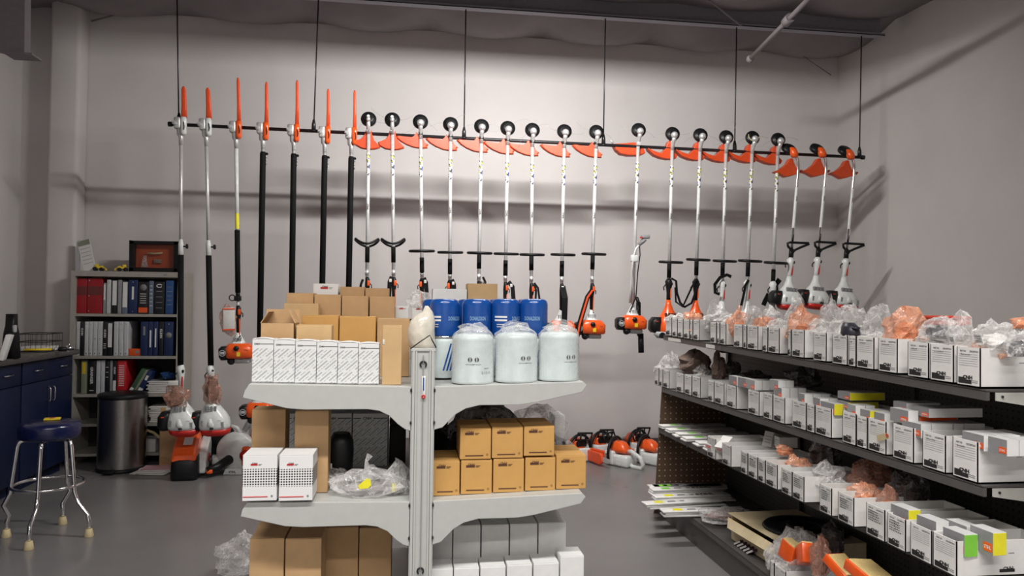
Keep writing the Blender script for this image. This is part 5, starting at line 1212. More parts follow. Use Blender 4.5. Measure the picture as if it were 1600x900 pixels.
air_filter('orange and yellow air filter leaning right in the bottom shelf bin', 1258, 866, (.05, .08, .08), -.2, -.5)
air_filter('large orange framed filter at the bottom edge, left part', 1318, 888, (.10, .12, .035), .3, .5)
air_filter('wide orange rimmed yellow filter at the bottom edge', 1360, 898, (.11, .15, .04), .1, .2)
heap(3, 'dark orange bag deep behind the bottom shelf filters', 1300, 838, 40, 46, 'd', 'o', 83, dx=.30)
# ================================================================ bookcase at the left back corner
BY = 6.55
bl = atY(107, 600, BY).x; brt = atY(281, 600, BY).x; bw = brt-bl
zt = atY(190, 424, BY).z
bc = thing('bookcase', 'tall grey metal bookcase full of binders in the back left corner', 'bookcase', (bl, BY, 0))
b = MB(); D_ = YW-.02-BY
b.bb((0, 0, 0), (.035, D_, zt-.0455)); b.build('side_panel', taupe, bc)
b = MB(); b.bb((bw-.035, 0, 0), (bw, D_, zt-.0455)); b.build('side_panel', taupe, bc)
b = MB(); b.bb((0.035, D_-.01, .0), (bw-.035, D_-.001, zt-.05)); b.build('back_panel', pins, bc)
b = MB(); b.bb((0.0, -.002, zt-.045), (bw, D_, zt)); b.build('top', taupe, bc)
bz = [atY(190, y, BY).z for y in (490.5, 556.5, 616, 662)]+[.10]
for z in bz:
    b = MB(); b.bb((.035, 0, z-.022), (bw-.035, D_-.01, z)); b.build('shelf', taupe, bc)
b = MB(); b.rbox((bw*.845, -.003, zt-.022), (.03, .003, .010), .001); b.build('maker_plate', inkg, bc)
bmat = {'red': mat('red_binder', (.36, .012, .02), .4), 'w': mat('white_binder', (.62, .64, .66), .4), 'g': mat('grey_binder', (.30, .31, .32), .5), 'k': mat('black_binder', (.014, .014, .017), .4), 'n': mat('navy_binder', (.015, .03, .11), .4), 'b': mat('blue_binder', (.03, .09, .26), .4), 's': mat('slate_binder', (.16, .20, .28), .4), 'r2': mat('bright_red_book', (.60, .02, .03), .4), 'gr': mat('green_book', (.05, .12, .06), .45), 'o': mat('olive_book', (.25, .28, .20), .5)}
def book(label, x0, x1, yt, shelf, col, deco=None, group=None, lean=0, name='binder', cat='binder', D=.24, yb=None):
    z = bz[shelf]+.001; a = atY(x0, yt, BY+.03); c = atY(x1, yt, BY+.03); W = c.x-a.x-.002; Hh = min(a.z-z, (zt-.05 if shelf == 0 else bz[shelf-1]-.026)-z)
    o = thing(name, label, cat, ((a.x+c.x)/2, BY+.03, z), (0, lean, 0), group)
    b = MB(); b.rbox((0, D/2, Hh/2), (W, D, Hh), .003); cv = b.build('cover', bmat[col], o)
    for d in (deco or []):
        k = MB()
        if d[0] == 'bar': k.box((d[3] if len(d) > 3 and not isinstance(d[3], str) else 0, -.0008, Hh*(d[1]+d[2])/2), (W*(d[4] if len(d) > 4 else .55), .0016, Hh*(d[2]-d[1]))); k.build('spine_label', {'w': white_c, 'k': bmat['k'], 'o': orange, 'dr': dkred, 'y': yellow, 'g': bmat['g']}[d[-1]], cv)
        elif d[0] == 'txt': k.text(d[1], min(W*.55, .022), TR(0, -.0018, Hh*d[2]) @ FRONT @ RZ(-PI/2), 0, .03); k.build('lettering', {'w': white_c, 'k': ink, 'r': red_i}[d[3]], cv)
        elif d[0] == 'dot':
            for zz in d[1]:
                k = MB(); k.cyl((d[2]*W, -.002, Hh*zz), (d[2]*W, 0, Hh*zz), .004, 10); k.build('rivet', chrome, cv)
        elif d[0] == 'disc': k.lathe([(.001, 0), (W*.34, 0), (W*.34, .002), (.001, .002)], 20, 0, TR(0, 0, Hh*d[1]) @ RX(PI/2)); k.build('emblem', inkg if d[2] == 'g' else white_c, cv)
        elif d[0] == 'lines':
            for q in range(d[1]):
                k = MB(); k.box((0, -.0008, Hh*(d[2]-q*d[3])), (W*.6, .0016, Hh*.018)); k.build('printed_line', white_c if d[4] == 'w' else inkg, cv)
        elif d[0] == 'swirl': k.torus((0, 0, 0), W*.26, W*.05, 0, TR(0, -.001, Hh*.87) @ RX(PI/2), 16, 6, sy=.6, a0=.4, a1=5.8); k.build('swirl_emblem', white_c, cv)
    return o
Sd = [('dot', (.93, .5, .07), -.38)]
book('wide red binder with dark band, left of the pair on the top shelf', 113.8, 136.3, 434.5, 0, 'red', [('bar', .52, .77, 0, .96, 'dr')]+Sd, 'red binders')
book('wide red binder with dark band, right of the pair on the top shelf', 136.8, 160.8, 434.5, 0, 'red', [('bar', .52, .77, 0, .96, 'dr')]+Sd, 'red binders')
book('thin grey binder beside the red pair', 161.5, 166, 442, 0, 'g', [('bar', .45, .95, 0, .6, 'w')])
book('pale thin binder, second right of the red pair', 167, 173.5, 437, 0, 'w', [('dot', (.9, .1), 0)])
book('black binder with tall white spine label', 175.5, 183.7, 437, 0, 'k', [('bar', .25, .97, 0, .85, 'w')])
book('slim slate binder between two white labelled ones', 184.3, 190.5, 437, 0, 'g', [('dot', (.9, .1), 0)])
book('grey binder with long white label right of the slim slate one', 191.5, 200, 440, 0, 's', [('bar', .2, .98, 0, .85, 'w')])
book('navy binder with narrow white label on the top shelf', 200.8, 215.5, 437, 0, 'n', [('bar', .42, .80, 0, .22, 'w'), ('dot', (.93, .07), 0)])
book('black book with grey emblem and orange foot', 216.3, 232.3, 440, 0, 'k', [('disc', .82, 'g'), ('bar', .04, .20, 0, .9, 'o'), ('lines', 5, .62, .07, 'w')], name='catalogue', cat='book')
book('slim blue grey binder with printed spine', 233, 240, 439, 0, 's', [('lines', 6, .85, .12, 'w')])
book('wide black catalogue with white swirl emblem', 241, 257.5, 440, 0, 'k', [('swirl',), ('lines', 4, .70, .17, 'g')], name='catalogue', cat='book')
book('bright blue book at the right end of the top shelf', 259, 271.5, 438, 0, 'b', [('lines', 5, .8, .13, 'g')], name='catalogue', cat='book')
S2 = [(113, 118.8, 'red', 'reddish slim binder at the left end of the second shelf', []), (119.5, 125, 'w', 'white slim binder second on the second shelf', []), (125.7, 132, 'k', 'black binder third on the second shelf', [('txt', 'KUHN', .7, 'w')]), (132.5, 138.8, 'w', 'white binder, first of the four together', [('dot', (.93, .07), 0)]), (139.2, 145.2, 'w', 'white binder, second of the four together', [('dot', (.93, .07), 0)]), (145.6, 152.6, 'w', 'white binder, third of the four together', [('dot', (.93, .5, .07), 0)]), (153, 160.7, 'w', 'white binder, last of the four together', [('dot', (.93, .5, .07), 0)]), (161.2, 168, 'k', 'black binder with white lettering down the spine, second shelf', [('txt', 'KUHN', .65, 'w'), ('lines', 3, .35, .06, 'w')]), (168.4, 176.5, 'k', 'black binder with white label right of lettered one', [('bar', .25, .95, 0, .8, 'w')]), (178, 185.6, 'w', 'white binder, first of three before the gap', [('dot', (.93, .07), 0)]), (186, 193.4, 'w', 'white binder, middle of three before the gap', [('dot', (.93, .07), 0)]), (193.8, 201, 'w', 'white binder, last of three before the gap', [('dot', (.93, .07), 0)]), (220, 231.5, 'n', 'navy binder with small grey label after the gap', [('bar', .6, .86, .0, .3, 'g')]), (232, 239.2, 'n', 'navy binder with thin label, left of a pair', [('bar', .25, .75, 0, .35, 'w')]), (239.8, 247.5, 'n', 'navy binder with thin label, right of a pair', [('bar', .25, .8, 0, .3, 'w')]), (248.5, 256, 'k', 'black binder with white lettering near the right end', [('txt', 'KUHN', .65, 'w')]), (256.7, 271.5, 'n', 'wide navy binder at the right end of the second shelf', [('dot', (.93,), 0), ('disc', .6, 'g')])]
for x0, x1, col, lab, d in S2: book(lab, x0, x1, 502.5 if col != 'red' else 506, 1, col, d)
o, p = None, atY(211, 550, BY+.04); o = thing('orange_box', 'small orange carton in the gap of the second shelf', 'box', (p.x, BY+.04, bz[1]+.001)); b = MB(); b.rbox((0, .05, .029), (.10, .1, .058), .003); bd = b.build('body', orange, o); k = MB(); k.rbox((.015, -.001, .03), (.03, .002, .022), .001); k.build('print', inkg, bd)
S3_ = [(127, 136, 'o', 'olive and yellow binder at the left of the third shelf', [('bar', .6, .95, 0, .6, 'y')]), (138, 149.8, 'k', 'thick black catalogue with large white lettering', [('txt', 'GRAINGER', .55, 'w'), ('lines', 1, .1, .1, 'w')]), (150.5, 157, 'w', 'white thin binder right of the lettered catalogue', []), (157.6, 164, 'w', 'second white thin binder right of the lettered catalogue', []), (164.8, 171.2, 'k', 'slim black book between white binders', [('lines', 3, .8, .15, 'w')]), (171.8, 176, 'g', 'slim grey book on the third shelf', []), (176.6, 182.6, 'k', 'black and white lettered book left of the red one', [('txt', 'KUHN', .7, 'w'), ('bar', .05, .4, 0, .8, 'w')]), (183.2, 197.5, 'r2', 'thick bright red catalogue on the third shelf', [('lines', 12, .85, .055, 'w')])]
for x0, x1, col, lab, d in S3_: book(lab, x0, x1, 563.5, 2, col, d, name='catalogue', cat='book')
book('green book leaning against the red catalogue', 199, 206, 572, 2, 'gr', [('bar', .1, .25, 0, .8, 'w')], lean=.5, name='catalogue', cat='book')
book('thin tan book leaning beside the green one', 206.5, 211, 574, 2, 'o', [], lean=.5, name='catalogue', cat='book')
book('blue book with white foot leaning right of the green one', 213, 221, 576, 2, 'n', [('bar', .02, .25, 0, .9, 'w'), ('bar', .6, .8, 0, .5, 'w')], lean=.45, name='catalogue', cat='book')
def stack(base_label, x0, x1, z, n, Y, th, seed, group, col=None):
    r_ = random.Random(seed); a = atY(x0, 600, Y); c = atY(x1, 600, Y); W = c.x-a.x
    for q in range(n):
        o = thing('magazine', '%s, %s from bottom' % (base_label, ORD[q]), 'magazine', ((a.x+c.x)/2+r_.uniform(-.012, .012), Y, z+q*(th+.001)), (0, 0, r_.uniform(-.06, .06)), group)
        b = MB(); b.rbox((0, .14, th/2), (W*r_.uniform(.9, 1), .28, th), th*.35); b.build('pages', col or paper, o)
        b = MB(); b.box((0, .14, th+.0003), (W*.88, .27, .0006)); b.build('cover', r_.choice([bmat['s'], paper, white_b, bmat['g']]), o)
stack('white magazine in the bookcase third shelf pile', 229, 270, bz[2]+.001, 7, BY+.03, .014, 3, 'magazine pile on the third shelf')
b = MB(); b.crumple((0, 0, 0), (.05, .05, .035), 0, 14, .3); o = b.build('cloth', bmat['b']); o.location = (atY(256, 580, BY).x, BY+.12, bz[2]+.14); tag(o, 'crumpled blue packet lying on the magazine pile', 'packet')
stack('magazine in the fourth shelf pile behind the bin lid', 212, 228, bz[3]+.001, 7, BY+.03, .014, 4, 'magazine pile on the fourth shelf, left')
stack('magazine in the fourth shelf pile right of the bin', 233, 268, bz[3]+.001, 9, BY+.03, .014, 5, 'magazine pile on the fourth shelf, right')
o = thing('white_box', 'grey white flat box low in the bookcase', 'box', (atY(224, 710, BY).x, BY+.03, bz[4]+.001)); b = MB(); b.rbox((0, .12, .05), (.17, .24, .10), .004); b.build('body', white_b, o); b = MB(); b.rbox((0, .12, .104), (.175, .245, .012), .002); b.build('lid', white_b, o)
for q in range(3):
    o = thing('leaflet', 'flat leaflet on the floor under the bookcase, %s' % ('bottom one', 'middle one', 'top one with pink edge')[q], 'leaflet', atZ(236+6*q, 740-3*q, .002+.010*q)+Vector((0, .05, 0)), (0, 0, (-.2, .15, .05)[q])); b = MB(); b.rbox((0, 0, .004), (.28, .2, .007), .002); b.build('pages', paper, o); b = MB(); b.box((0, 0, .0082), (.27, .19, .0006)); b.build('cover', mat('pink_cover', (.6, .35, .38), .6) if q == 2 else paper, o)
o = thing('cardboard_sheet', 'brown cardboard carton leaning beside the bookcase foot', 'carton', (atZ(258, 738, 0).x, 6.42, 0), (0, 0, .35)); b = MB(); b.bb((-.09, 0, 0), (.09, .10, .40)); b.build('body', card, o, bevel=.002); b = MB(); b.bb((-.09, 0, 0), (-.05, .003, .10), 0, TR(0, 0, .40) @ RX(-.1)); b.build('flap', card_l, o)
b = MB(); b.tube([atY(211, 666, BY-.02), atY(240, 676, BY-.05), atY(258, 690, BY-.08)], .012, 6); o = b.build('paper_tube', tan); tag(o, 'thin tan tube sticking out of the low bookcase shelf', 'tube')
# things on the bookcase
p = atY(131, 423, BY+.06); o = thing('calendar', 'white desk calendar card standing on the left of the bookcase', 'calendar', (p.x, BY+.08, zt+.001), (0, 0, -.15))
b = MB(); b.prism([(-.075, 0), (-.07, .245), (-.045, .26), (-.045, 0)], -.01, .006); b.build('stand', grey_p, o)
b = MB(); M = TR(.02, -.012, .13) @ RX(-.05) @ RY(-.27); b.box((0, 0, 0), (.105, .004, .27), 0, M); cd = b.build('page', white_c, o)
k = MB(); k.box((0, -.003, .11), (.10, .001, .045), 0, M); k.build('picture', bmat['o'], cd)
for q in range(5): k = MB(); k.box((0, -.003, .06-.032*q), (.085, .001, .003), 0, M); k.build('printed_line', inkg, cd)
def toy(label, px, rz):
    p = atY(px, 422, BY+.05); o = thing('toy_tractor', label, 'toy', (p.x, BY+.06, zt+.001), (0, 0, rz), 'yellow toy tractors')
    b = MB(); b.rbox((0, 0, .028), (.075, .032, .018), .005); b.rbox((-.012, 0, .045), (.03, .03, .026), .004); b.rbox((.026, 0, .038), (.03, .024, .012), .004); b.build('body', yellow, o)
    for x, r in ((-.022, .018), (.024, .016)):
        for y in (-.019, .019):
            b = MB(); b.lathe([(r*.4, -.006), (r*.9, -.006), (r, -.003), (r, .003), (r*.9, .006), (r*.4, .006), (.001, .004), (.001, -.004), (r*.4, -.006)], 16, 0, TR(x, y, r) @ RX(PI/2)); b.build('wheel', black, o)
    b = MB(); b.tube([(.036, 0, .03), (.055, 0, .022)], .004, 6); b.rbox((.058, 0, .014), (.010, .045, .018), .003); b.build('bucket', yellow, o)
toy('small yellow toy loader beside the calendar', 153, .2); toy('small yellow toy loader beside the framed box', 191, PI+.4)
x0 = atY(201.5, 423, BY+.04).x; x1 = atY(277.5, 423, BY+.04).x; h = atY(240, 377, BY+.04).z-zt
o = thing('shadow_box', 'black framed glass shadow box with an orange plaque on the bookcase', 'frame', ((x0+x1)/2, BY+.04, zt+.001)); W = x1-x0; f = .035
b = MB(); b.bb((-W/2, 0, 0), (W/2, .07, f)); b.bb((-W/2, 0, h-f*.8), (W/2, .07, h)); b.bb((-W/2, 0, 0), (-W/2+f, .07, h)); b.bb((W/2-f, 0, 0), (W/2, .07, h)); b.build('frame', black, o, bevel=.003)
b = MB(); b.bb((-W/2+f, .055, f), (W/2-f, .065, h-f*.8)); bk = b.build('backing', mat('orange_backing', (.50, .085, .03), .5), o)
b = MB(); b.rbox((.02, .04, h*.36), (.06, .01, .032), .002); b.build('name_plate', mat('dull_plate', (.22, .18, .13), .4), bk)
b = MB(); b.tube([(-.06, .03, h*.62), (.0, .03, h*.60), (.06, .03, h*.63)], .008, 8); b.build('gold_tool', tan, bk)
b = MB(); b.loft([(-.085, .035, .04, .03, .012), (-.085, .035, .10, .018, .01), (-.08, .035, .14, .012, .008)], 12); b.build('clear_trophy', pl_clear, bk)
b = MB(); b.bb((-W/2+f, .004, f), (W/2-f, .006, h-f*.8)); b.build('glass', clearglass, o)
# ================================================================ counter and cabinets
CX = -2.68; zc_ = atX(125, 545, CX+.03).z; 
ytop = zc_
y_end = 6.42
units = [(5.62, 6.40), (4.82, 5.60), (4.02, 4.80), (3.22, 4.00), (2.4, 3.20)]
def handle(parent, M, L=.10):
    b = MB(); b.tube([(0, 0, -L/2), (.022, 0, -L/2+.004), (.028, 0, -L/2+.015), (.028, 0, L/2-.015), (.022, 0, L/2-.004), (0, 0, L/2)], .0045, 8, 0, M); b.build('handle', chrome, parent)
for i, (y0, y1) in enumerate(units):
    o = thing('base_cabinet', 'navy blue base cabinet, %s along the left wall counting from the back' % ORD[i], 'cabinet', (CX, (y0+y1)/2, 0), (0, 0, 0), 'navy base cabinets')
    W = y1-y0
    b = MB(); b.bb((-.58, -W/2, .10), (-.022, W/2, zc_-.045)); b.bb((-.58, -W/2, 0), (-.08, W/2, .10)); b.build('body', navy, o)
    for s in (-1, 1):
        b = MB(); b.rbox((-.010, s*W/4, zc_-.125), (.020, W/2-.006, .15), .003); d = b.build('drawer', navy, o); handle(d, TR(0, s*W/4, zc_-.115) @ RX(PI/2), .10)
        b = MB(); b.rbox((-.010, s*W/4, (zc_-.205+.10)/2), (.020, W/2-.006, zc_-.205-.10), .003); d = b.build('door', navy, o); handle(d, TR(0, s*.035, zc_-.31), .11)
ct = thing('counter_top', 'dark speckled laminate counter top over the navy cabinets', 'counter top', (CX, 4.4, zc_-.042))
b = MB(); b.rbox((-.31, -.0, .021), (.70, (y_end-2.4)+.03, .042), .008); b.build('top', stone, ct)
def on_counter(px, row): return atZ(px, row, zc_)
# papers and things on the counter
p = on_counter(20, 556); 
for j, (px, row, sx, sy, rz, lab, mt) in enumerate(((22, 545, .22, .28, .5, 'sheet of white paper nearest on the counter', paper), (58, 541, .15, .2, .9, 'white folded paper slip on the counter below the brush', white_c), (44, 534, .3, .3, .3, 'pinkish printed folder lying under the yellow brush', mat('pink_folder', (.50, .36, .32), .6)), (62, 532, .22, .16, .1, 'mottled photo brochure beside the wire basket', bmat['o']))):
    p = on_counter(px, row); o = thing('paper_sheet', lab, 'paper', (max(p.x, -3.2), min(p.y, 6.2), zc_+.0015+.004*j), (0, 0, rz)); b = MB(); b.rbox((0, 0, .001+.004*(j > 1)), (sx, sy, .002+.008*(j > 1)), .0008); b.build('sheet', mt, o)
    k = MB()
    k.box((0, 0, .0026+.008*(j > 1)), (sx*.7, sy*.5, .0004)); k.build('printed_area', paper, o)
p = atY(62, 537, 5.95); q_ = atY(104, 537, 6.02)
o = thing('brush', 'yellow handled scraper brush with black end on the counter', 'brush', (p.x, p.y, zc_+.0265), (0, 0, math.atan2(q_.y-p.y, q_.x-p.x)))
L_ = (q_-p).length
b = MB(); b.tube([(-.10, 0, 0), (.45*L_, 0, 0)], .009, 10); b.build('handle', yellow, o)
b = MB(); b.tube([(.45*L_, 0, 0), (.7*L_, 0, 0)], .005, 8); b.tube([(.55*L_, 0, 0), (.62*L_, 0, 0)], .011, 8); b.build('shank', cast, o)
b = MB(); b.tube([(.68*L_, 0, 0), (.72*L_, 0, 0), (1.0*L_, 0, 0), (1.03*L_, 0, 0)], [.008, .018, .018, .008], 12); b.build('tip', black, o)
# wire basket
p0 = atY(51, 537, 6.3); p1 = atY(98, 537, 6.3); Wb = p1.x-p0.x
o = thing('wire_basket', 'low wire letter basket at the end of the counter by the wall', 'basket', ((p0.x+p1.x)/2+.0, 6.16, zc_+.002))
b = MB(); hw = Wb/2; hz = .135
for z in (.004, hz*.55, hz):
    b.tube([(-hw, -.13, z), (hw, -.13, z), (hw, .13, z), (-hw, .13, z)], .0035, 6, closed=True)
for q in range(7):
    x = -hw+Wb*q/6; b.tube([(x, -.13, .004), (x, -.13, hz)], .0016, 4); b.tube([(x, .13, .004), (x, .13, hz)], .0016, 4)
for q in range(1, 5):
    y = -.13+.26*q/5
    for x in (-hw, hw): b.tube([(x, y, .004), (x, y, hz)], .0016, 4)
b.build('wires', pipe_m, o)
b = MB(); b.rbox((0, 0, .022), (Wb*.86, .22, .03), .003); b.build('paper_stack', paper, o)
# phone, black holder, monitor stub at the left edge
p = on_counter(18, 535); o = thing('desk_organizer', 'black slanted desk organizer at the left end of the counter', 'organizer', (-2.98, 5.62, zc_+.002)); b = MB(); b.loft([(0, 0, 0, .055, .08, 4), (.01, .0, .05, .05, .075, 4), (.03, 0, .14, .025, .06, 4)], 16); b.build('body', black, o)
p = atY(4, 520, 5.3); o = thing('brochure_stand', 'white leaning brochure pack at the left edge of the counter', 'brochures', (p.x, 5.3, zc_+.002), (0, .25, .3)); b = MB(); b.rbox((0, 0, .085), (.03, .12, .17), .003); b.build('pack', white_c, o)
o = thing('phone', 'black desk phone handset standing behind the brochures', 'phone', (p.x-.02, 5.45, zc_+.002)); b = MB(); b.loft([(0, 0, 0, .05, .05, 4), (0, 0, .17, .04, .04, 4), (-.0, 0, .22, .03, .035, 4), (0, 0, .30, .03, .03, 4)], 16); b.build('body', black, o); b = MB(); b.rbox((.03, -.02, .2), (.02, .03, .05), .006); b.build('clip', grey_p, o)
p = on_counter(127, 530); o = thing('service_bell', 'small chrome desk bell at the front end of the counter', 'bell', (CX-.0, 6.33, zc_+.002)); b = MB(); b.lathe([(.035, 0), (.035, .006), (.03, .008)], 24); b.build('base', black, o); b = MB(); b.lathe([(.032, .010), (.030, .022), (.020, .034), (.004, .038), (.001, .038)], 24); b.cyl((0, 0, .036), (0, 0, .046), .004, 8); b.build('dome', chrome, o)
# stool
sc0 = (atZ(45, 851, 0)+atZ(139, 831, 0)+atZ(10, 833, 0)+atZ(98, 812, 0))/4
o = thing('bar_stool', 'round chrome bar stool with navy vinyl seat in front of the cabinets', 'stool', (sc0.x, sc0.y, 0))
zs = atY(75, 672, sc0.y).z
b = MB(); b.lathe([(.001, zs-.045), (.148, zs-.045), (.160, zs-.036), (.164, zs-.015), (.164, zs+.025), (.157, zs+.042), (.13, zs+.052), (.001, zs+.056)], 40); b.build('seat', navyv, o)
b = MB(); b.lathe([(.12, zs-.045), (.14, zs-.045), (.14, zs-.034), (.12, zs-.034), (.12, zs-.045)], 32); b.build('swivel_plate', chrome, o)
feet = [atZ(45, 853, .02), atZ(139, 833, .02), atZ(10, 834, .02), atZ(98, 814, .02)]
zr = atY(75, 756, sc0.y).z
for q, f in enumerate(feet):
    f = f-Vector((sc0.x, sc0.y, 0)); d = Vector((f.x, f.y, 0)).normalized(); R_ = Vector((f.x, f.y, 0)).length
    b = MB(); b.tube([tuple(d*.04)[:2]+(zs-.05,), tuple(d*.13)[:2]+(zs-.05,), tuple(d*.15)[:2]+(zs-.06,), tuple(d*.160)[:2]+(zs-.085,), tuple(d*.185)[:2]+(zr+.02,), tuple(d*.188)[:2]+(zr-.03,), tuple(d*.22)[:2]+(zr-.10,), tuple(d*(R_-.01))[:2]+(zr-.16,), tuple(d*R_)[:2]+(zr-.20,), tuple(d*R_)[:2]+(.04,)], .0115, 12); lg = b.build('leg', chrome, o)
    b = MB(); b.lathe([(.024, 0), (.026, .004), (.018, .045), (.012, .048)], 16, 0, TR(d.x*R_, d.y*R_, 0)); b.build('rubber_tip', tan, lg)
b = MB(); b.torus((0, 0, zr), .186, .010, 0, None, 40, 8); b.build('foot_ring', chrome, o)
p = atZ(76, 645, zs+.06); oo = thing('card_pack', 'small yellow and red packet lying on the stool seat', 'packet', (sc0.x+.0, sc0.y+.03, zs+.057), (0, 0, .3)); b = MB(); b.rbox((0, 0, .005), (.085, .06, .010), .002); cv = b.build('packet', yellow, oo); b = MB(); b.lathe([(.001, .0105), (.018, .0105), (.018, .0112), (.001, .0112)], 12, 0, TR(0, 0, 0)); b.build('red_print', red_p, cv)
# trash can
p = atZ(143, 730, 0); q_ = atZ(209, 732, 0); tr_ = (q_-p).length/2; cxy = atZ(176, 741, 0)
o = thing('trash_can', 'round brushed steel pedal trash can in front of the bookcase', 'trash can', (cxy.x, cxy.y+tr_, 0)); zt_ = atY(176, 617, cxy.y+tr_*.5).z
b = MB(); b.lathe([(tr_, .028), (tr_, zt_-.03)], 48); b.lathe([(tr_*.99, .03), (.001, .03)], 32); b.build('body', brushed, o)
b = MB(); b.lathe([(.001, 0), (tr_*1.04, 0), (tr_*1.05, .01), (tr_*1.03, .03), (tr_*.98, .03)], 48); b.build('base_ring', black, o)
b = MB(); b.lathe([(tr_*1.01, zt_-.034), (tr_*1.03, zt_-.03), (tr_*1.03, zt_-.008), (tr_*.97, zt_+.006), (tr_*.7, zt_+.014), (.001, zt_+.018)], 48); b.build('lid', black, o)
b = MB(); b.rbox((-.02, -tr_-.03, .02), (.08, .07, .014), .005); b.build('pedal', black, o)
# ================================================================ machines on the floor
# cut-off saw
p = atZ(286, 751, 0); o = thing('cut_off_saw', 'orange cut-off saw with black guard standing on the floor under the pruner engines', 'cut-off saw', (p.x, p.y+.06, 0), (0, 0, .1)); o.scale = (1.12, 1.12, 1.12)
b = MB(); b.loft([(-.0, 0, .0, .085, .07, 4), (0, 0, .02, .092, .08, 4), (0, .0, .13, .088, .085, 4), (0, .02, .16, .08, .08, 4)], 20); b.build('filter_box', black, o)
b = MB(); b.prism([(-.075, .12), (-.07, .175), (.16, .335), (.20, .31), (.17, .22), (.08, .15)], -.085, .075, 0, None, 'YZ'); b.build('engine_cover', orange, o, bevel=.018)
b = MB(); b.box((0, 0, 0), (.06, .07, .002), 0, TR(.01, .03, .254) @ RX(.60)); b.build('rating_plate', white_c, o)
b = MB(); b.prism([(.0, .03), (.0, .12), (.1, .2), (.22, .26), (.26, .2), (.24, .10), (.12, .04)], .07, .13, 0, None, 'YZ'); b.build('side_housing', white_p, o, bevel=.012)
b = MB(); b.lathe([(.001, -.004), (.03, -.004), (.034, 0), (.001, 0)], 20, 0, TR(.134, .12, .12) @ RY(PI/2)); b.build('starter_badge', red_p, o)
b = MB(); b.torus((0, 0, 0), .17, .013, 0, TR(.07, .25, .21) @ RZ(.3) @ RX(PI/2), 24, 8, a0=-.6, a1=2.6); b.build('front_handle', black, o)
b = MB(); b.lathe([(.001, -.014), (.14, -.014), (.158, -.006), (.158, .02), (.14, .026), (.001, .026)], 36, 0, TR(.12, .42, .175) @ RZ(.4) @ RX(PI/2)); b.build('wheel_guard', black, o)
b = MB(); b.tube([(.14, -.03, .06), (.2, .0, .07), (.27, .1, .1), (.30, .2, .14)], [.02, .028, .035, .03], 12); b.build('rear_handle', black, o)
b = MB(); b.rbox((.16, -.03, .05), (.04, .03, .03), .008); b.build('throttle', orange, o)
# blower
p = atZ(372, 742, 0); o = thing('leaf_blower', 'white shredder vac blower with round fan housing left of the rack', 'blower', (p.x-.03, p.y+.10, 0), (0, 0, -.1))
b = MB(); b.lathe([(.001, -.07), (.10, -.07), (.145, -.055), (.158, -.02), (.158, .03), (.14, .06), (.001, .07)], 40, 0, TR(0, 0, .17) @ RX(PI/2)); b.build('fan_housing', white_p, o)
b = MB(); b.tube([(-.08, -.02, .27), (-.09, -.02, .34), (-.05, -.02, .375), (.0, -.02, .36), (.03, -.02, .31)], .016, 12); b.build('handle', white_p, o)
b = MB(); b.tube([(-.08, .0, .08), (-.15, -.0, .09), (-.2, 0, .10)], [.06, .055, .04], 16); b.build('outlet', white_p, o)
b = MB(); b.tube([(-.18, 0, .10), (-.26, .0, .07), (-.38, .02, .04)], [.045, .045, .04], 16); b.build('nozzle', black, o)
b = MB(); b.rbox((-.13, .03, .17), (.07, .08, .15), .02); b.build('engine_block', black, o)
b = MB(); b.rbox((.09, -.06, .14), (.07, .05, .16), .02); b.build('side_cover', orange, o)
b = MB(); b.lathe([(.001, -.01), (.04, -.01), (.045, 0), (.001, 0)], 20, 0, TR(.09, -.088, .15) @ RX(PI/2)); b.build('starter_cap', red_p, o)
b = MB(); b.prism([(-.08, 0), (.07, 0), (.06, .05), (-.06, .05)], -.10, .10); ft = b.build('foot', white_p, o, bevel=.006)
k = MB(); k.text('STIHL', .017, TR(-.005, -.1012, .024) @ FRONT, 0, .03); k.build('lettering', ink, ft)
b = MB(); b.tube([(.05, .0, .33), (.10, .02, .42), (.12, .03, .50)], [.02, .028, .012], 12); b.rbox((.13, .02, .36), (.09, .06, .14), .02, 0, RY(0)); b.build('upper_body', grey_p, o)
b = MB(); b.rbox((.15, .0, .30), (.08, .05, .12), .015); b.build('upper_cover', orange, o)
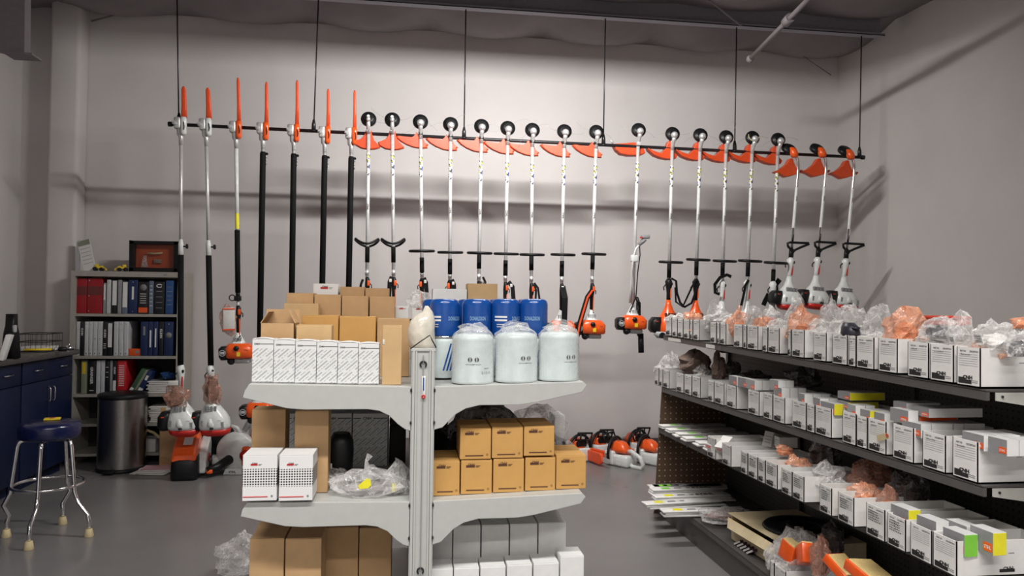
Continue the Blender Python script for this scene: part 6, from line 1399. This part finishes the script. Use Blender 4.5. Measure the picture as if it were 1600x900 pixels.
# chain saws
def chainsaw(label, x, y, rz, bar=True):
    o = thing('chainsaw', label, 'chainsaw', (x, y, 0), (0, 0, rz), 'chain saws lined up on the floor')
    b = MB(); b.rbox((.03, 0, .05), (.19, .15, .10), .02); b.rbox((-.07, .0, .065), (.10, .165, .12), .015); b.build('crankcase', white_p, o)
    v = MB()
    for q in range(5): v.box((-.085+.0*q, -.088, .045+.013*q), (.03, .004, .005))
    v.build('cooling_slots', inkg, o)
    b = MB(); b.loft([(-.01, .01, .115, .095, .065, 3), (-.01, .01, .15, .09, .06, 3), (-.015, .01, .19, .06, .045, 3), (-.02, .01, .205, .035, .03, 3)], 20); b.build('top_cover', orange, o)
    b = MB(); b.tube([(.08, -.0, .13), (.13, -.02, .14), (.22, -.02, .10), (.25, -.02, .05), (.24, -.02, .015), (.14, -.02, .012), (.10, 0, .03)], .018, 10); b.build('rear_handle', white_p, o)
    b = MB(); b.torus((0, 0, 0), .125, .0125, 0, TR(-.06, .0, .11) @ RZ(.15) @ RY(PI/2), 22, 8, a0=PI*.45, a1=PI*1.62); b.torus((0, 0, 0), .125, .0125, 0, TR(-.06, .0, .11) @ RZ(.15) @ RY(PI/2), 22, 8, a0=PI*.5, a1=PI*1.5); b.build('front_handle', black, o)
    b = MB(); f = .009
    b.tube([(-.105, -.085, .19), (-.13, -.085, .255), (-.13, .06, .265), (-.105, .07, .20)], f, 8, closed=True); b.tube([(-.12, -.02, .19), (-.13, -.02, .26)], f*.8, 6); b.tube([(-.12, .03, .19), (-.13, .03, .26)], f*.8, 6); b.build('hand_guard', black, o)
    b = MB(); b.rbox((-.09, 0, .16), (.03, .10, .05), .01); b.build('front_cover', black, o)
    b = MB(); b.rbox((.03, -.0, .02), (.06, .16, .03), .01); b.build('chain_cover', grey_p, o)
    if bar:
        b = MB(); b.prism([(-.11, .02), (-.11, .11), (-.30, .115), (-.33, .10), (-.34, .06), (-.33, .03), (-.30, .015)], -.075, -.045); b.build('scabbard', orange_s, o, bevel=.008)
        b = MB(); b.prism([(-.1, .04), (-.1, .09), (-.42, .085), (-.445, .065), (-.42, .045)], -.062, -.058); b.build('guide_bar', cast, o)
for lab, px, row, rz in (('chain saw at the left of the floor row, partly behind the kraft carton', 903, 722, 1.9), ('chain saw second from left with scabbard pointing to the viewer', 936, 716, 1.95), ('front chain saw with orange cover and white rear handle', 974, 730, -.95), ('chain saw behind the front one, black guard showing', 994, 712, 1.95), ('rightmost chain saw tucked beside the pegboard end', 1020, 727, -.95)):
    p = atZ(px, row, 0)
    chainsaw(lab, p.x, p.y+.08, rz)
